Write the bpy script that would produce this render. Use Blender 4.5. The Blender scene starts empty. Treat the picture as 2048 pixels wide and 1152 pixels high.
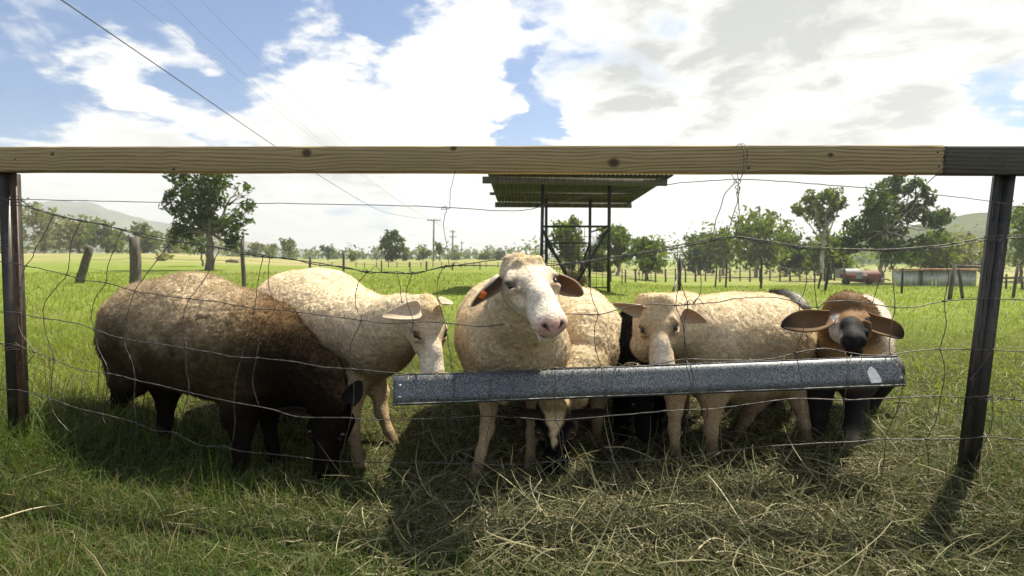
import bpy, math, random
import numpy as np
from mathutils import Vector, Matrix

random.seed(7)
RNG = np.random.default_rng(11)
scene = bpy.context.scene
COL = scene.collection

# ------------------------------------------------------------------ camera
CAM_H = 0.80
FPX = 1138.0                       # focal length in pixels of a 2048 wide frame (20 mm on full frame)
PITCH = math.atan((576 - 515) / FPX)
cam_d = bpy.data.cameras.new('camera')
cam_d.sensor_width = 36.0
cam_d.lens = 36.0 * FPX / 2048.0
cam_d.clip_start = 0.02
cam_d.clip_end = 9000.0
cam = bpy.data.objects.new('camera', cam_d)
COL.objects.link(cam)
cam.location = (0, 0, CAM_H)
cam.rotation_euler = (math.pi / 2 - PITCH, 0, 0)
scene.camera = cam
cam_d.dof.use_dof = True
cam_d.dof.focus_distance = 2.0
cam_d.dof.aperture_fstop = 5.6

# ------------------------------------------------------------------ light
SUN_EL, SUN_AZ = math.radians(60), math.radians(52)     # azimuth clockwise from +Y (towards +X)
SUN_DIR = Vector((math.sin(SUN_AZ) * math.cos(SUN_EL), math.cos(SUN_AZ) * math.cos(SUN_EL), math.sin(SUN_EL)))
sun_d = bpy.data.lights.new('sun', 'SUN')
sun_d.energy = 4.4
sun_d.angle = math.radians(0.53)
sun_d.color = (1.0, 0.91, 0.74)
sun = bpy.data.objects.new('sun', sun_d)
COL.objects.link(sun)
sun.rotation_euler = SUN_DIR.to_track_quat('Z', 'Y').to_euler()
sun.location = (6, 12, 20)

scene.view_settings.view_transform = 'Standard'
scene.view_settings.look = 'None'
scene.view_settings.exposure = 1.28
scene.view_settings.gamma = 1.0
scene.view_settings.use_curve_mapping = False
scene.cycles.use_denoising = True
scene.cycles.max_bounces = 8
scene.cycles.transparent_max_bounces = 8


def cam_dir(px, py):
    u, v = (px - 1024) / FPX, (576 - py) / FPX
    c, s = math.cos(PITCH), math.sin(PITCH)
    return np.array([u, c + v * s, -s + v * c])


def at(px, py, Y):
    """point that photograph pixel (px, py) shows at distance Y in front of the camera"""
    d = cam_dir(px, py)
    return np.array([0, 0, CAM_H]) + d * (Y / d[1])


# ------------------------------------------------------------------ node helpers
class NT:
    def __init__(self, tree):
        self.t = tree
        self.n, self.l = tree.nodes, tree.links

    def new(self, typ, **kw):
        n = self.n.new(typ)
        for k, v in kw.items():
            if k == 'inp':
                for a, b in v.items():
                    if isinstance(b, bpy.types.NodeSocket):
                        self.l.new(b, n.inputs[a])
                    else:
                        n.inputs[a].default_value = b
            else:
                setattr(n, k, v)
        return n

    def math(self, op, a, b=0.0, c=0.0, clamp=False):
        n = self.new('ShaderNodeMath', operation=op, use_clamp=clamp)
        for i, x in enumerate((a, b, c)):
            if isinstance(x, bpy.types.NodeSocket):
                self.l.new(x, n.inputs[i])
            else:
                n.inputs[i].default_value = x
        return n.outputs[0]

    def vmath(self, op, a, b=(0, 0, 0)):
        n = self.new('ShaderNodeVectorMath', operation=op)
        for i, x in enumerate((a, b)):
            if isinstance(x, bpy.types.NodeSocket):
                self.l.new(x, n.inputs[i])
            else:
                n.inputs[i].default_value = x
        return n.outputs['Value'] if op in ('DOT_PRODUCT', 'LENGTH', 'DISTANCE') else n.outputs['Vector']

    def mix(self, f, a, b, blend='MIX'):
        n = self.new('ShaderNodeMix', data_type='RGBA', blend_type=blend)
        for i, x in ((0, f), (6, a), (7, b)):
            if isinstance(x, bpy.types.NodeSocket):
                self.l.new(x, n.inputs[i])
            else:
                n.inputs[i].default_value = x if i == 0 else (tuple(x) + (1,) if len(x) == 3 else x)
        return n.outputs[2]

    def smooth(self, x, lo, hi, a=0.0, b=1.0):
        n = self.new('ShaderNodeMapRange', interpolation_type='SMOOTHSTEP')
        self.l.new(x, n.inputs[0])
        n.inputs[1].default_value, n.inputs[2].default_value = lo, hi
        n.inputs[3].default_value, n.inputs[4].default_value = a, b
        return n.outputs[0]

    def noise(self, vec, scale, detail=4, rough=0.5, dist=0.0):
        n = self.new('ShaderNodeTexNoise')
        if vec is not None:
            self.l.new(vec, n.inputs['Vector'])
        n.inputs['Scale'].default_value = scale
        n.inputs['Detail'].default_value = detail
        n.inputs['Roughness'].default_value = rough
        n.inputs['Distortion'].default_value = dist
        return n.outputs[0]


# ------------------------------------------------------------------ world: Nishita sky with broken cloud
world = bpy.data.worlds.new('World')
scene.world = world
world.use_nodes = True
W = NT(world.node_tree)
W.n.clear()
sky = W.new('ShaderNodeTexSky', sky_type='NISHITA', sun_disc=False, sun_elevation=SUN_EL, sun_rotation=SUN_AZ,
            altitude=50, air_density=1.0, dust_density=0.6, ozone_density=1.6)
tc = W.new('ShaderNodeTexCoord')
dirv = tc.outputs['Generated']
sep = W.new('ShaderNodeSeparateXYZ', inp={0: dirv})
zz = W.math('MAXIMUM', sep.outputs[2], 0.0)
den = W.math('ADD', zz, 0.16)
cx = W.math('DIVIDE', sep.outputs[0], den)
cy = W.math('DIVIDE', sep.outputs[1], den)
cv = W.new('ShaderNodeCombineXYZ', inp={0: cx, 1: cy, 2: 0.37})
n1 = W.noise(cv.outputs[0], 1.05, 9, 0.56, 0.15)
n2 = W.noise(cv.outputs[0], 3.4, 7, 0.6, 0.25)
dens = W.math('ADD', W.math('MULTIPLY', n1, 0.9), W.math('MULTIPLY', n2, 0.75))
dens = W.math('SUBTRACT', dens, 0.32)
# ragged edges: the banks below are looked up along a direction stirred by noise
wn1 = W.new('ShaderNodeTexNoise', inp={'Vector': cv.outputs[0], 'Scale': 2.3, 'Detail': 7.0, 'Roughness': 0.62})
wv1 = W.vmath('MULTIPLY', W.vmath('SUBTRACT', wn1.outputs['Color'], (0.5, 0.5, 0.5)), (0.34, 0.10, 0.26))
sdir = W.vmath('NORMALIZE', W.vmath('ADD', dirv, wv1))
# larger openings and banks of the cloud field, as directions in the sky
banks = [  # px, py, radius (deg), strength
    (20, 110, 10, -0.20), (200, 60, 9, -0.18), (410, 80, 9, -0.22), (620, 0, 8, -0.20), (800, 50, 5, -0.16), (460, 190, 5, -0.14),
    (70, 170, 5, -0.10), (60, 15, 4.5, 0.34), (285, 110, 4.2, 0.40), (330, 240, 8, 0.20), (600, 130, 5.5, 0.30), (740, 170, 7, 0.18), (900, 210, 7, 0.16),
    (90, 280, 9, 0.18), (560, 280, 6, 0.04), (1055, 262, 3.0, -0.28), (1068, 125, 2.4, -0.16), (1985, 165, 2.2, -0.24), (2045, 262, 2.4, -0.22),
    (1400, 120, 15, 0.20), (1750, 120, 13, 0.18), (950, 110, 6, 0.18), (1900, 40, 9, 0.14)
]
cover = dens
for px, py, rad, amt in banks:
    d = cam_dir(px, py)
    d = d / np.linalg.norm(d)
    dp = W.vmath('DOT_PRODUCT', sdir, tuple(d))
    g = W.smooth(dp, math.cos(math.radians(rad * 1.25)), math.cos(math.radians(rad * 0.2)), 0.0, amt)
    cover = W.math('ADD', cover, g)
low = W.smooth(sep.outputs[2], 0.30, 0.06, 0.0, 0.20)
cover = W.math('ADD', cover, low)
mask = W.smooth(cover, 0.42, 0.68)
# grey bellies where the cloud is thick, seen from below
n3 = W.noise(cv.outputs[0], 0.9, 6, 0.55)
thick = W.math('MULTIPLY', W.smooth(cover, 0.56, 0.80), W.smooth(n3, 0.42, 0.66, 0.0, 0.55))
belly = thick
for px, py, rad, amt in [(1440, 30, 13, 1.25), (1900, 30, 12, 1.1), (1290, 180, 8, 0.8), (1740, 190, 6, 0.8), (720, 390, 7, 0.4)]:
    d = cam_dir(px, py)
    d = d / np.linalg.norm(d)
    dp = W.vmath('DOT_PRODUCT', sdir, tuple(d))
    g = W.smooth(dp, math.cos(math.radians(rad)), 1.0, 0.0, amt)
    belly = W.math('ADD', belly, W.math('MULTIPLY', g, W.smooth(n2, 0.30, 0.74)))
belly = W.math('MINIMUM', belly, 1.0)
cloud_col = W.mix(belly, (5.1, 5.05, 4.7), (2.1, 2.2, 2.2))
skyc = W.mix(1.0, sky.outputs[0], (0.215, 0.39, 0.545), 'MULTIPLY')
final = W.mix(mask, skyc, cloud_col)
bg = W.new('ShaderNodeBackground', inp={0: final, 1: 0.10})
wo = W.new('ShaderNodeOutputWorld')
W.l.new(bg.outputs[0], wo.inputs[0])


# ------------------------------------------------------------------ materials
def new_mat(name):
    m = bpy.data.materials.new(name)
    m.use_nodes = True
    t = NT(m.node_tree)
    t.n.clear()
    out = t.new('ShaderNodeOutputMaterial')
    return m, t, out


def mat_basic(name, c1, c2, scale=20, rough=0.7, metal=0.0, bump=0.15, stretch=(1, 1, 1), spec=0.4, detail=6, lo=0.35, hi=0.68, bd=0.004):
    m, t, out = new_mat(name)
    co = t.new('ShaderNodeTexCoord')
    mp = t.new('ShaderNodeMapping', inp={0: co.outputs['Object'], 3: stretch})
    n = t.noise(mp.outputs[0], scale, detail, 0.6)
    f = t.smooth(n, lo, hi)
    c = t.mix(f, c1, c2)
    b = t.new('ShaderNodeBsdfPrincipled', inp={'Base Color': c, 'Roughness': rough, 'Metallic': metal, 'Specular IOR Level': spec})
    bp = t.new('ShaderNodeBump', inp={'Strength': bump, 'Distance': bd, 'Height': n})
    t.l.new(bp.outputs[0], b.inputs['Normal'])
    t.l.new(b.outputs[0], out.inputs[0])
    return m


def mat_attr(name, transl=0.3, rough=0.8, noise_scale=0, noise_amt=0.25, bump=0.0, spec=0.1, bd=0.003, tcol=(1, 1, 1)):
    """colour from the mesh attribute Col; thin things let some light through"""
    m, t, out = new_mat(name)
    a = t.new('ShaderNodeAttribute', attribute_name='Col')
    c = a.outputs[0]
    co = t.new('ShaderNodeTexCoord')
    nz = None
    if noise_scale:
        nz = t.noise(co.outputs['Object'], noise_scale, 5, 0.65)
        k = t.smooth(nz, 0.25, 0.75, 1 - noise_amt, 1 + noise_amt)
        kk = t.new('ShaderNodeCombineXYZ', inp={0: k, 1: k, 2: k})
        c = t.mix(1.0, c, kk.outputs[0], 'MULTIPLY')
    b = t.new('ShaderNodeBsdfPrincipled', inp={'Base Color': c, 'Roughness': rough, 'Specular IOR Level': spec})
    if bump and nz is not None:
        bp = t.new('ShaderNodeBump', inp={'Strength': bump, 'Distance': bd, 'Height': nz})
        t.l.new(bp.outputs[0], b.inputs['Normal'])
    sh = b.outputs[0]
    if transl:
        ct = t.mix(1.0, c, tcol, 'MULTIPLY')
        tr = t.new('ShaderNodeBsdfTranslucent', inp={0: ct})
        mx = t.new('ShaderNodeMixShader', inp={0: transl, 1: sh, 2: tr.outputs[0]})
        sh = mx.outputs[0]
    t.l.new(sh, out.inputs[0])
    return m


M = {}
M['hide'] = mat_attr('animal_hide', 0.0, 0.75, 140, 0.16, 0.35, 0.2, 0.002)
M['wool'] = mat_attr('wool', 0.0, 0.95, 90, 0.30, 0.8, 0.0, 0.006)
M['strand'] = mat_attr('wool_strand', 0.30, 0.9, 0, 0, 0, 0.05)
M['ear'] = mat_attr('ear_skin', 0.22, 0.7, 120, 0.15, 0.2, 0.2, 0.001, (1.0, 0.75, 0.6))
M['blade'] = mat_attr('grass_blade', 0.42, 0.55, 0, 0, 0, 0.25, tcol=(1.2, 1.25, 0.6))
M['hay'] = mat_attr('dry_hay', 0.25, 0.7, 0, 0, 0, 0.2)
M['leaf'] = mat_attr('tree_leaf', 0.45, 0.6, 0, 0, 0, 0.2, tcol=(1.15, 1.25, 0.55))
M['eye'] = mat_basic('eyeball', (0.012, 0.009, 0.006), (0.02, 0.014, 0.008), 40, 0.08, spec=0.7, bump=0)
M['hoof'] = mat_basic('hoof_horn', (0.05, 0.04, 0.03), (0.16, 0.12, 0.08), 60, 0.6)
M['wire'] = mat_basic('old_wire', (0.045, 0.040, 0.036), (0.16, 0.15, 0.14), 60, 0.5, 0.5, 0.1)
M['steel'] = mat_basic('picket_steel', (0.012, 0.014, 0.013), (0.045, 0.036, 0.028), 25, 0.42, 0.0, 0.15, spec=0.5)
M['brown_steel'] = mat_basic('picket_brown', (0.055, 0.030, 0.018), (0.11, 0.062, 0.036), 30, 0.5, 0.0, 0.15, spec=0.5)  # browner, lighter steel for one flange and the web
M['tag'] = mat_basic('orange_plastic', (0.75, 0.16, 0.03), (0.85, 0.20, 0.04), 20, 0.4, bump=0.02)
M['bark'] = mat_basic('bark', (0.09, 0.075, 0.06), (0.20, 0.175, 0.14), 6, 0.9, bump=0.6, stretch=(1, 1, 0.25), bd=0.03)
M['palebark'] = mat_basic('pale_gum_bark', (0.22, 0.20, 0.17), (0.46, 0.43, 0.38), 3, 0.85, bump=0.3, stretch=(1, 1, 0.3), bd=0.02)
M['oldwood'] = mat_basic('weathered_post', (0.05, 0.045, 0.038), (0.15, 0.13, 0.105), 12, 0.9, bump=0.6, stretch=(3, 3, 0.3))
M['paint_green'] = mat_basic('dark_green_steel', (0.010, 0.018, 0.013), (0.03, 0.036, 0.024), 14, 0.55)
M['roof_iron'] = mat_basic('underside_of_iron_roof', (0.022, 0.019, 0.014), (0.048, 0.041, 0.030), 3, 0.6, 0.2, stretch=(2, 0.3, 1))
M['roof_rust'] = mat_basic('rusty_roof', (0.20, 0.07, 0.035), (0.34, 0.20, 0.14), 4, 0.8)
M['shed_iron'] = mat_basic('grey_shed_iron', (0.34, 0.36, 0.37), (0.55, 0.56, 0.56), 2, 0.5, 0.3, stretch=(3, 3, 0.5))
M['red_paint'] = mat_basic('faded_red_paint', (0.10, 0.030, 0.026), (0.16, 0.052, 0.042), 5, 0.7)
M['silver'] = mat_basic('silver_sheet', (0.16, 0.165, 0.17), (0.26, 0.265, 0.27), 4, 0.7, 0.1)
M['dark'] = mat_basic('dark_rubber', (0.015, 0.015, 0.015), (0.03, 0.03, 0.03), 10, 0.8)
M['pole_wood'] = mat_basic('power_pole_wood', (0.16, 0.14, 0.12), (0.26, 0.23, 0.20), 3, 0.9)
M['line'] = mat_basic('power_line', (0.03, 0.03, 0.035), (0.05, 0.05, 0.055), 3, 0.6)


def make_galv():
    m, t, out = new_mat('galvanised_sheet')
    co = t.new('ShaderNodeTexCoord')
    v = t.new('ShaderNodeTexVoronoi', inp={'Vector': co.outputs['Object'], 'Scale': 400.0})
    f = t.new('ShaderNodeSeparateColor', inp={0: v.outputs['Color']})
    n = t.noise(co.outputs['Object'], 5, 6, 0.65)
    fine = t.noise(co.outputs['Object'], 420, 3, 0.6)
    sp = t.math('ADD', t.math('MULTIPLY', f.outputs[0], 0.55), t.math('MULTIPLY', fine, 0.55))
    c = t.mix(t.smooth(sp, 0.35, 0.85), (0.030, 0.037, 0.045), (0.23, 0.25, 0.27))
    c = t.mix(t.smooth(n, 0.45, 0.75, 0.0, 0.45), c, (0.055, 0.065, 0.075))
    b = t.new('ShaderNodeBsdfPrincipled', inp={'Base Color': c, 'Metallic': 0.35, 'Roughness': 0.48, 'Specular IOR Level': 0.5})
    bp = t.new('ShaderNodeBump', inp={'Strength': 0.25, 'Distance': 0.01, 'Height': n})
    t.l.new(bp.outputs[0], b.inputs['Normal'])
    t.l.new(b.outputs[0], out.inputs[0])
    return m


M['galv'] = make_galv()
M['zinc'] = mat_basic('bare_zinc_edge', (0.10, 0.10, 0.095), (0.62, 0.62, 0.58), 30, 0.6, 0.2)
M['white_patch'] = mat_basic('chalky_white_patch', (0.62, 0.62, 0.66), (0.8, 0.8, 0.82), 60, 0.8)


def make_timber(name, ca, cb, cc, knots, half_h=0.0485):
    """sawn pine: growth rings along the rail that bend round the knots (object X along the grain)"""
    m, t, out = new_mat(name)
    co = t.new('ShaderNodeTexCoord')
    s = t.new('ShaderNodeSeparateXYZ', inp={0: co.outputs['Object']})
    x, y, z = s.outputs
    warp = t.new('ShaderNodeMapping', inp={0: co.outputs['Object'], 3: (1.3, 6, 6)})
    wv = t.noise(warp.outputs[0], 1.0, 3, 0.5)
    zz_ = t.math('ADD', z, t.math('MULTIPLY', t.math('SUBTRACT', wv, 0.5), 0.045))
    zz_ = t.math('ADD', zz_, t.math('MULTIPLY', y, 0.6))
    dark = None
    for kx, kz, kr in knots:
        dx = t.math('DIVIDE', t.math('SUBTRACT', x, kx), kr * 3.4)
        dz = t.math('SUBTRACT', z, kz)
        g = t.math('EXPONENT', t.math('MULTIPLY', t.math('MULTIPLY', dx, dx), -1.0))
        sg = t.math('DIVIDE', dz, t.math('ADD', t.math('ABSOLUTE', dz), kr * 0.8))
        fall = t.math('EXPONENT', t.math('MULTIPLY', t.math('ABSOLUTE', dz), -14.0))
        zz_ = t.math('SUBTRACT', zz_, t.math('MULTIPLY', t.math('MULTIPLY', g, sg), t.math('MULTIPLY', fall, kr * 0.95)))
        dd = t.math('SQRT', t.math('ADD', t.math('POWER', t.math('MULTIPLY', t.math('SUBTRACT', x, kx), 0.8), 2.0), t.math('POWER', dz, 2.0)))
        k = t.smooth(dd, kr * 0.95, kr * 0.35)
        dark = k if dark is None else t.math('MAXIMUM', dark, k)
    vec = t.new('ShaderNodeCombineXYZ', inp={0: t.math('MULTIPLY', x, 0.12), 1: 0.0, 2: zz_})
    wave = t.new('ShaderNodeTexWave', wave_type='BANDS', bands_direction='Z', wave_profile='SIN',
                 inp={'Vector': vec.outputs[0], 'Scale': 26.0, 'Distortion': 1.6, 'Detail': 3.0, 'Detail Scale': 1.2, 'Detail Roughness': 0.6})
    ring = t.math('POWER', wave.outputs['Fac'], 1.6)
    fm = t.new('ShaderNodeMapping', inp={0: co.outputs['Object'], 3: (9, 160, 260)})
    fib = t.noise(fm.outputs[0], 1.0, 4, 0.6)
    blot = t.noise(co.outputs['Object'], 3.0, 4, 0.6)
    c = t.mix(ring, ca, cb)
    c = t.mix(t.smooth(fib, 0.35, 0.7, 0.0, 0.5), c, cc)
    c = t.mix(t.smooth(blot, 0.42, 0.7, 0.0, 0.45), c, (ca[0] * 0.75, ca[1] * 0.85, ca[2] * 0.75))
    if dark is not None:
        c = t.mix(t.math('MULTIPLY', dark, 0.85), c, (0.035, 0.022, 0.012))
    b = t.new('ShaderNodeBsdfPrincipled', inp={'Base Color': c, 'Roughness': 0.78, 'Specular IOR Level': 0.25})
    hgt = t.math('ADD', ring, t.math('MULTIPLY', fib, 0.6))
    bp = t.new('ShaderNodeBump', inp={'Strength': 0.35, 'Distance': 0.002, 'Height': hgt})
    t.l.new(bp.outputs[0], b.inputs['Normal'])
    t.l.new(b.outputs[0], out.inputs[0])
    return m


# ------------------------------------------------------------------ mesh helpers
def fix_name(n):
    return n


def np_mesh(name, V, faces, col=None, smooth=False, attr=None):
    """V (n,3); faces: list of (m,k) int arrays; col (n,3) per vertex"""
    me = bpy.data.meshes.new(name)
    V = np.asarray(V, dtype=np.float32)
    me.vertices.add(len(V))
    me.vertices.foreach_set('co', V.ravel())
    faces = [np.asarray(f, dtype=np.int32) for f in faces if len(f)]
    nl = sum(f.size for f in faces)
    npoly = sum(len(f) for f in faces)
    me.loops.add(nl)
    me.loops.foreach_set('vertex_index', np.concatenate([f.ravel() for f in faces]))
    me.polygons.add(npoly)
    starts, o = [], 0
    for f in faces:
        k = f.shape[1]
        starts.append(o + np.arange(len(f)) * k)
        o += f.size
    me.polygons.foreach_set('loop_start', np.concatenate(starts).astype(np.int32))
    me.update(calc_edges=True)
    if smooth:
        me.polygons.foreach_set('use_smooth', np.ones(npoly, dtype=bool))
    if col is not None:
        a = me.attributes.new('Col', 'FLOAT_COLOR', 'POINT')
        c4 = np.ones((len(V), 4), dtype=np.float32)
        c4[:, :3] = col
        a.data.foreach_set('color', c4.ravel())
    me.validate(verbose=False)
    return me


class MB:
    """collects simple shapes for one mesh object"""
    def __init__(self):
        self.v, self.q, self.t, self.c = [], [], [], []
        self.n = 0

    def add(self, V, Q=None, T=None):
        V = np.asarray(V, dtype=float)
        if Q is not None and len(Q):
            self.q.append(np.asarray(Q) + self.n)
        if T is not None and len(T):
            self.t.append(np.asarray(T) + self.n)
        self.v.append(V)
        self.n += len(V)
        return self

    def box(self, c, s, R=None):
        """box of size s centred at c, optional rotation matrix R (3x3)"""
        g = np.array([[x, y, z] for x in (-.5, .5) for y in (-.5, .5) for z in (-.5, .5)]) * np.asarray(s, float)
        if R is not None:
            g = g @ np.asarray(R).T
        Q = [[0, 1, 3, 2], [4, 6, 7, 5], [0, 4, 5, 1], [2, 3, 7, 6], [0, 2, 6, 4], [1, 5, 7, 3]]
        return self.add(g + np.asarray(c, float), Q)

    def beam(self, a, b, w, h, up=(0, 0, 1)):
        """rectangular bar from a to b"""
        a, b = np.asarray(a, float), np.asarray(b, float)
        d = b - a
        L = np.linalg.norm(d)
        x = d / L
        up = np.asarray(up, float)
        if abs(x @ up) > 0.98:
            up = np.array([0, 1.0, 0])
        y = np.cross(up, x)
        y /= np.linalg.norm(y)
        z = np.cross(x, y)
        return self.box((a + b) / 2, (L, w, h), np.stack([x, y, z], 1))

    def tube(self, P, r, k=6, cap=True, closed=False):
        P = np.asarray(P, float)
        n = len(P)
        r = np.full(n, r) if np.isscalar(r) else np.asarray(r, float)
        T = np.gradient(P, axis=0)
        T /= np.linalg.norm(T, axis=1)[:, None] + 1e-12
        u = np.array([0.31, 0.17, 0.93])
        if abs(T[0] @ u) > 0.9:
            u = np.array([0.9, -0.3, 0.2])
        U = np.zeros_like(P)
        for i in range(n):
            u = u - T[i] * (u @ T[i])
            u /= np.linalg.norm(u) + 1e-12
            U[i] = u
        Wv = np.cross(T, U)
        a = np.arange(k) * 2 * math.pi / k
        V = P[:, None, :] + r[:, None, None] * (np.cos(a)[None, :, None] * U[:, None, :] + np.sin(a)[None, :, None] * Wv[:, None, :])
        V = V.reshape(-1, 3)
        i = np.arange(n - 1)[:, None] * k
        j = np.arange(k)[None, :]
        Q = np.stack([i + j, i + (j + 1) % k, i + k + (j + 1) % k, i + k + j], -1).reshape(-1, 4)
        self.add(V, Q)
        if cap:
            s = self.n - len(V)
            e = self.n - k
            m = self.n
            self.add([P[0], P[-1]], None)
            tt = [[m, s + (q + 1) % k, s + q] for q in range(k)] + [[m + 1, e + q, e + (q + 1) % k] for q in range(k)]
            self.t.append(np.array(tt))
        return self

    def sheet(self, grid, thick=None):
        """grid (nu, nv, 3) of points; thick gives a second skin"""
        G = np.asarray(grid, float)
        nu, nv = G.shape[:2]
        i = np.arange(nu - 1)[:, None] * nv
        j = np.arange(nv - 1)[None, :]
        Q = np.stack([i + j, i + j + 1, i + nv + j + 1, i + nv + j], -1).reshape(-1, 4)
        if thick is None:
            return self.add(G.reshape(-1, 3), Q)
        du = np.gradient(G, axis=0)
        dv = np.gradient(G, axis=1)
        N = np.cross(du, dv)
        N /= np.linalg.norm(N, axis=2)[..., None] + 1e-12
        A = (G + N * thick / 2).reshape(-1, 3)
        B = (G - N * thick / 2).reshape(-1, 3)
        m = nu * nv
        edge = []
        idx = np.arange(m).reshape(nu, nv)
        for loop in (idx[0, :], idx[:, -1], idx[-1, ::-1], idx[::-1, 0]):
            for p, q in zip(loop[:-1], loop[1:]):
                edge.append([p, p + m, q + m, q])
        return self.add(np.concatenate([A, B]), np.concatenate([Q, Q[:, ::-1] + m, np.array(edge)]))

    def mesh(self, name, smooth=False, base=None, col=None):
        V = np.concatenate(self.v)
        if base is not None:
            V = V - np.asarray(base)
        F = []
        if self.q:
            F.append(np.concatenate(self.q))
        if self.t:
            F.append(np.concatenate(self.t))
        c = None
        if col is not None:
            c = np.tile(np.asarray(col, float), (len(V), 1))
        return np_mesh(name, V, F, c, smooth)


def link(name, me, mat=None, parent=None, loc=None):
    o = bpy.data.objects.new(name, me)
    COL.objects.link(o)
    if mat is not None and me is not None and not me.materials:
        me.materials.append(mat)
    if parent is not None:
        o.parent = parent
    if loc is not None:
        o.location = loc
    return o


def tag(o, label=None, cat=None, group=None, kind=None):
    if label:
        o['label'] = label
    if cat:
        o['category'] = cat
    if group:
        o['group'] = group
    if kind:
        o['kind'] = kind
    return o


def thing(name, loc, label, cat, group=None):
    o = bpy.data.objects.new(name, None)
    COL.objects.link(o)
    o.empty_display_size = 0.1
    o.location = Vector(tuple(float(v) for v in loc))
    return tag(o, label, cat, group)


def part(name, mb, mat, par, smooth=False, col=None):
    """world-space MB -> child mesh of the Empty par (which carries no rotation)"""
    base = np.zeros(3)
    p = par
    while p is not None:
        base = base + np.array(p.location)
        p = p.parent
    return link(name, mb.mesh(name, smooth, base, col), mat, par)


# value noise in 2D / 3D, numpy
LAT = np.random.default_rng(3).random((32, 32, 32)).astype(np.float32)


def vnoise(P, scale):
    q = np.asarray(P, dtype=np.float32) * scale
    i = np.floor(q).astype(np.int32)
    f = q - i
    f = f * f * (3 - 2 * f)
    i %= 32
    j = (i + 1) % 32
    x0, y0, z0 = i[..., 0], i[..., 1], i[..., 2]
    x1, y1, z1 = j[..., 0], j[..., 1], j[..., 2]
    fx, fy, fz = f[..., 0], f[..., 1], f[..., 2]
    a = LAT[x0, y0, z0] * (1 - fx) + LAT[x1, y0, z0] * fx
    b = LAT[x0, y1, z0] * (1 - fx) + LAT[x1, y1, z0] * fx
    c = LAT[x0, y0, z1] * (1 - fx) + LAT[x1, y0, z1] * fx
    d = LAT[x0, y1, z1] * (1 - fx) + LAT[x1, y1, z1] * fx
    return (a * (1 - fy) + b * fy) * (1 - fz) + (c * (1 - fy) + d * fy) * fz


def sst(x, a, b):
    t = np.clip((x - a) / (b - a), 0, 1)
    return t * t * (3 - 2 * t)


# ------------------------------------------------------------------ ground
def gz(x, y):
    x, y = np.asarray(x, float), np.asarray(y, float)
    z = -0.06 * np.exp(-((x - 0.1) / 1.6) ** 4) * np.exp(-((y - 2.2) / 0.75) ** 2)
    z = z + 0.10 * sst(-x, 1.35, 2.1) * np.exp(-((y - 2.4) / 1.2) ** 2)
    z = z + 0.07 * sst(x, 0.95, 1.5) * np.exp(-((y - 1.95) / 0.55) ** 2)
    u = x / np.maximum(np.abs(y), 1.0)
    z = z - (1.5 * sst(y, 9, 50) + 1.3 * sst(y, 50, 150)) * sst(u, -0.06, 0.34)
    z = z + 1.7 * sst(y, 25, 130) * sst(-u, 0.32, 0.62)
    P = np.stack([x, y, np.full_like(x, 0.5)], -1)
    z = z + 0.035 * (vnoise(P, 1.7) - 0.5) * sst(np.hypot(x, y), 0.5, 2) + 0.10 * (vnoise(P, 0.18) - 0.5) * sst(np.hypot(x, y), 6, 20)
    return z


def gpt(px, py, Y):
    p = at(px, py, Y)
    return np.array([p[0], Y, float(gz(p[0], Y))])


def make_ground():
    R = np.concatenate([[0.0], np.geomspace(0.25, 3500, 150)])
    A = np.linspace(0, 2 * math.pi, 181)[:-1]
    X = (R[:, None] * np.sin(A)[None, :])
    Yc = (R[:, None] * np.cos(A)[None, :])
    Z = gz(X, Yc)
    V = np.stack([X, Yc, Z], -1).reshape(-1, 3)
    k = len(A)
    i = np.arange(len(R) - 1)[:, None] * k
    j = np.arange(k)[None, :]
    Q = np.stack([i + j, i + k + j, i + k + (j + 1) % k, i + (j + 1) % k], -1).reshape(-1, 4)
    me = np_mesh('ground', V, [Q], None, True)
    m, t, out = new_mat('pasture')
    co = t.new('ShaderNodeTexCoord')
    s = t.new('ShaderNodeSeparateXYZ', inp={0: co.outputs['Object']})
    st = t.new('ShaderNodeMapping', inp={0: co.outputs['Object'], 3: (1, 1, 1)})
    n_big = t.noise(st.outputs[0], 0.11, 5, 0.6)
    n_mid = t.noise(st.outputs[0], 1.1, 6, 0.65)
    n_fine = t.noise(st.outputs[0], 26, 4, 0.7)
    g = t.mix(t.smooth(n_mid, 0.30, 0.72), (0.125, 0.180, 0.028), (0.20, 0.250, 0.052))
    g = t.mix(t.smooth(n_big, 0.44, 0.70, 0, 0.7), g, (0.21, 0.20, 0.065))
    g = t.mix(t.smooth(n_fine, 0.45, 0.75, 0, 0.55), g, (0.075, 0.115, 0.018))
    # dry standing grass beyond the second fence
    dryb = t.math('MULTIPLY', t.smooth(s.outputs[1], 44, 60), t.smooth(s.outputs[1], 260, 150))
    n_str = t.noise(t.new('ShaderNodeMapping', inp={0: co.outputs['Object'], 3: (0.05, 0.16, 1)}).outputs[0], 1.0, 5, 0.6)
    dry = t.math('MULTIPLY', dryb, t.smooth(n_str, 0.38, 0.60, 0.10, 0.95))
    g = t.mix(dry, g, (0.30, 0.265, 0.135))
    soil = t.mix(n_fine, (0.016, 0.018, 0.008), (0.050, 0.045, 0.021))
    near = t.smooth(s.outputs[1], 9.0, 3.0)
    g = t.mix(near, g, soil)
    b = t.new('ShaderNodeBsdfPrincipled', inp={'Base Color': g, 'Roughness': 0.95, 'Specular IOR Level': 0.05})
    bp = t.new('ShaderNodeBump', inp={'Strength': 0.8, 'Distance': 0.12, 'Height': t.math('ADD', n_mid, t.math('MULTIPLY', n_fine, 0.25))})
    t.l.new(bp.outputs[0], b.inputs['Normal'])
    t.l.new(b.outputs[0], out.inputs[0])
    o = link('ground', me, m)
    tag(o, 'green pasture ground stretching to the distant trees', None, None, 'structure')


make_ground()


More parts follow.
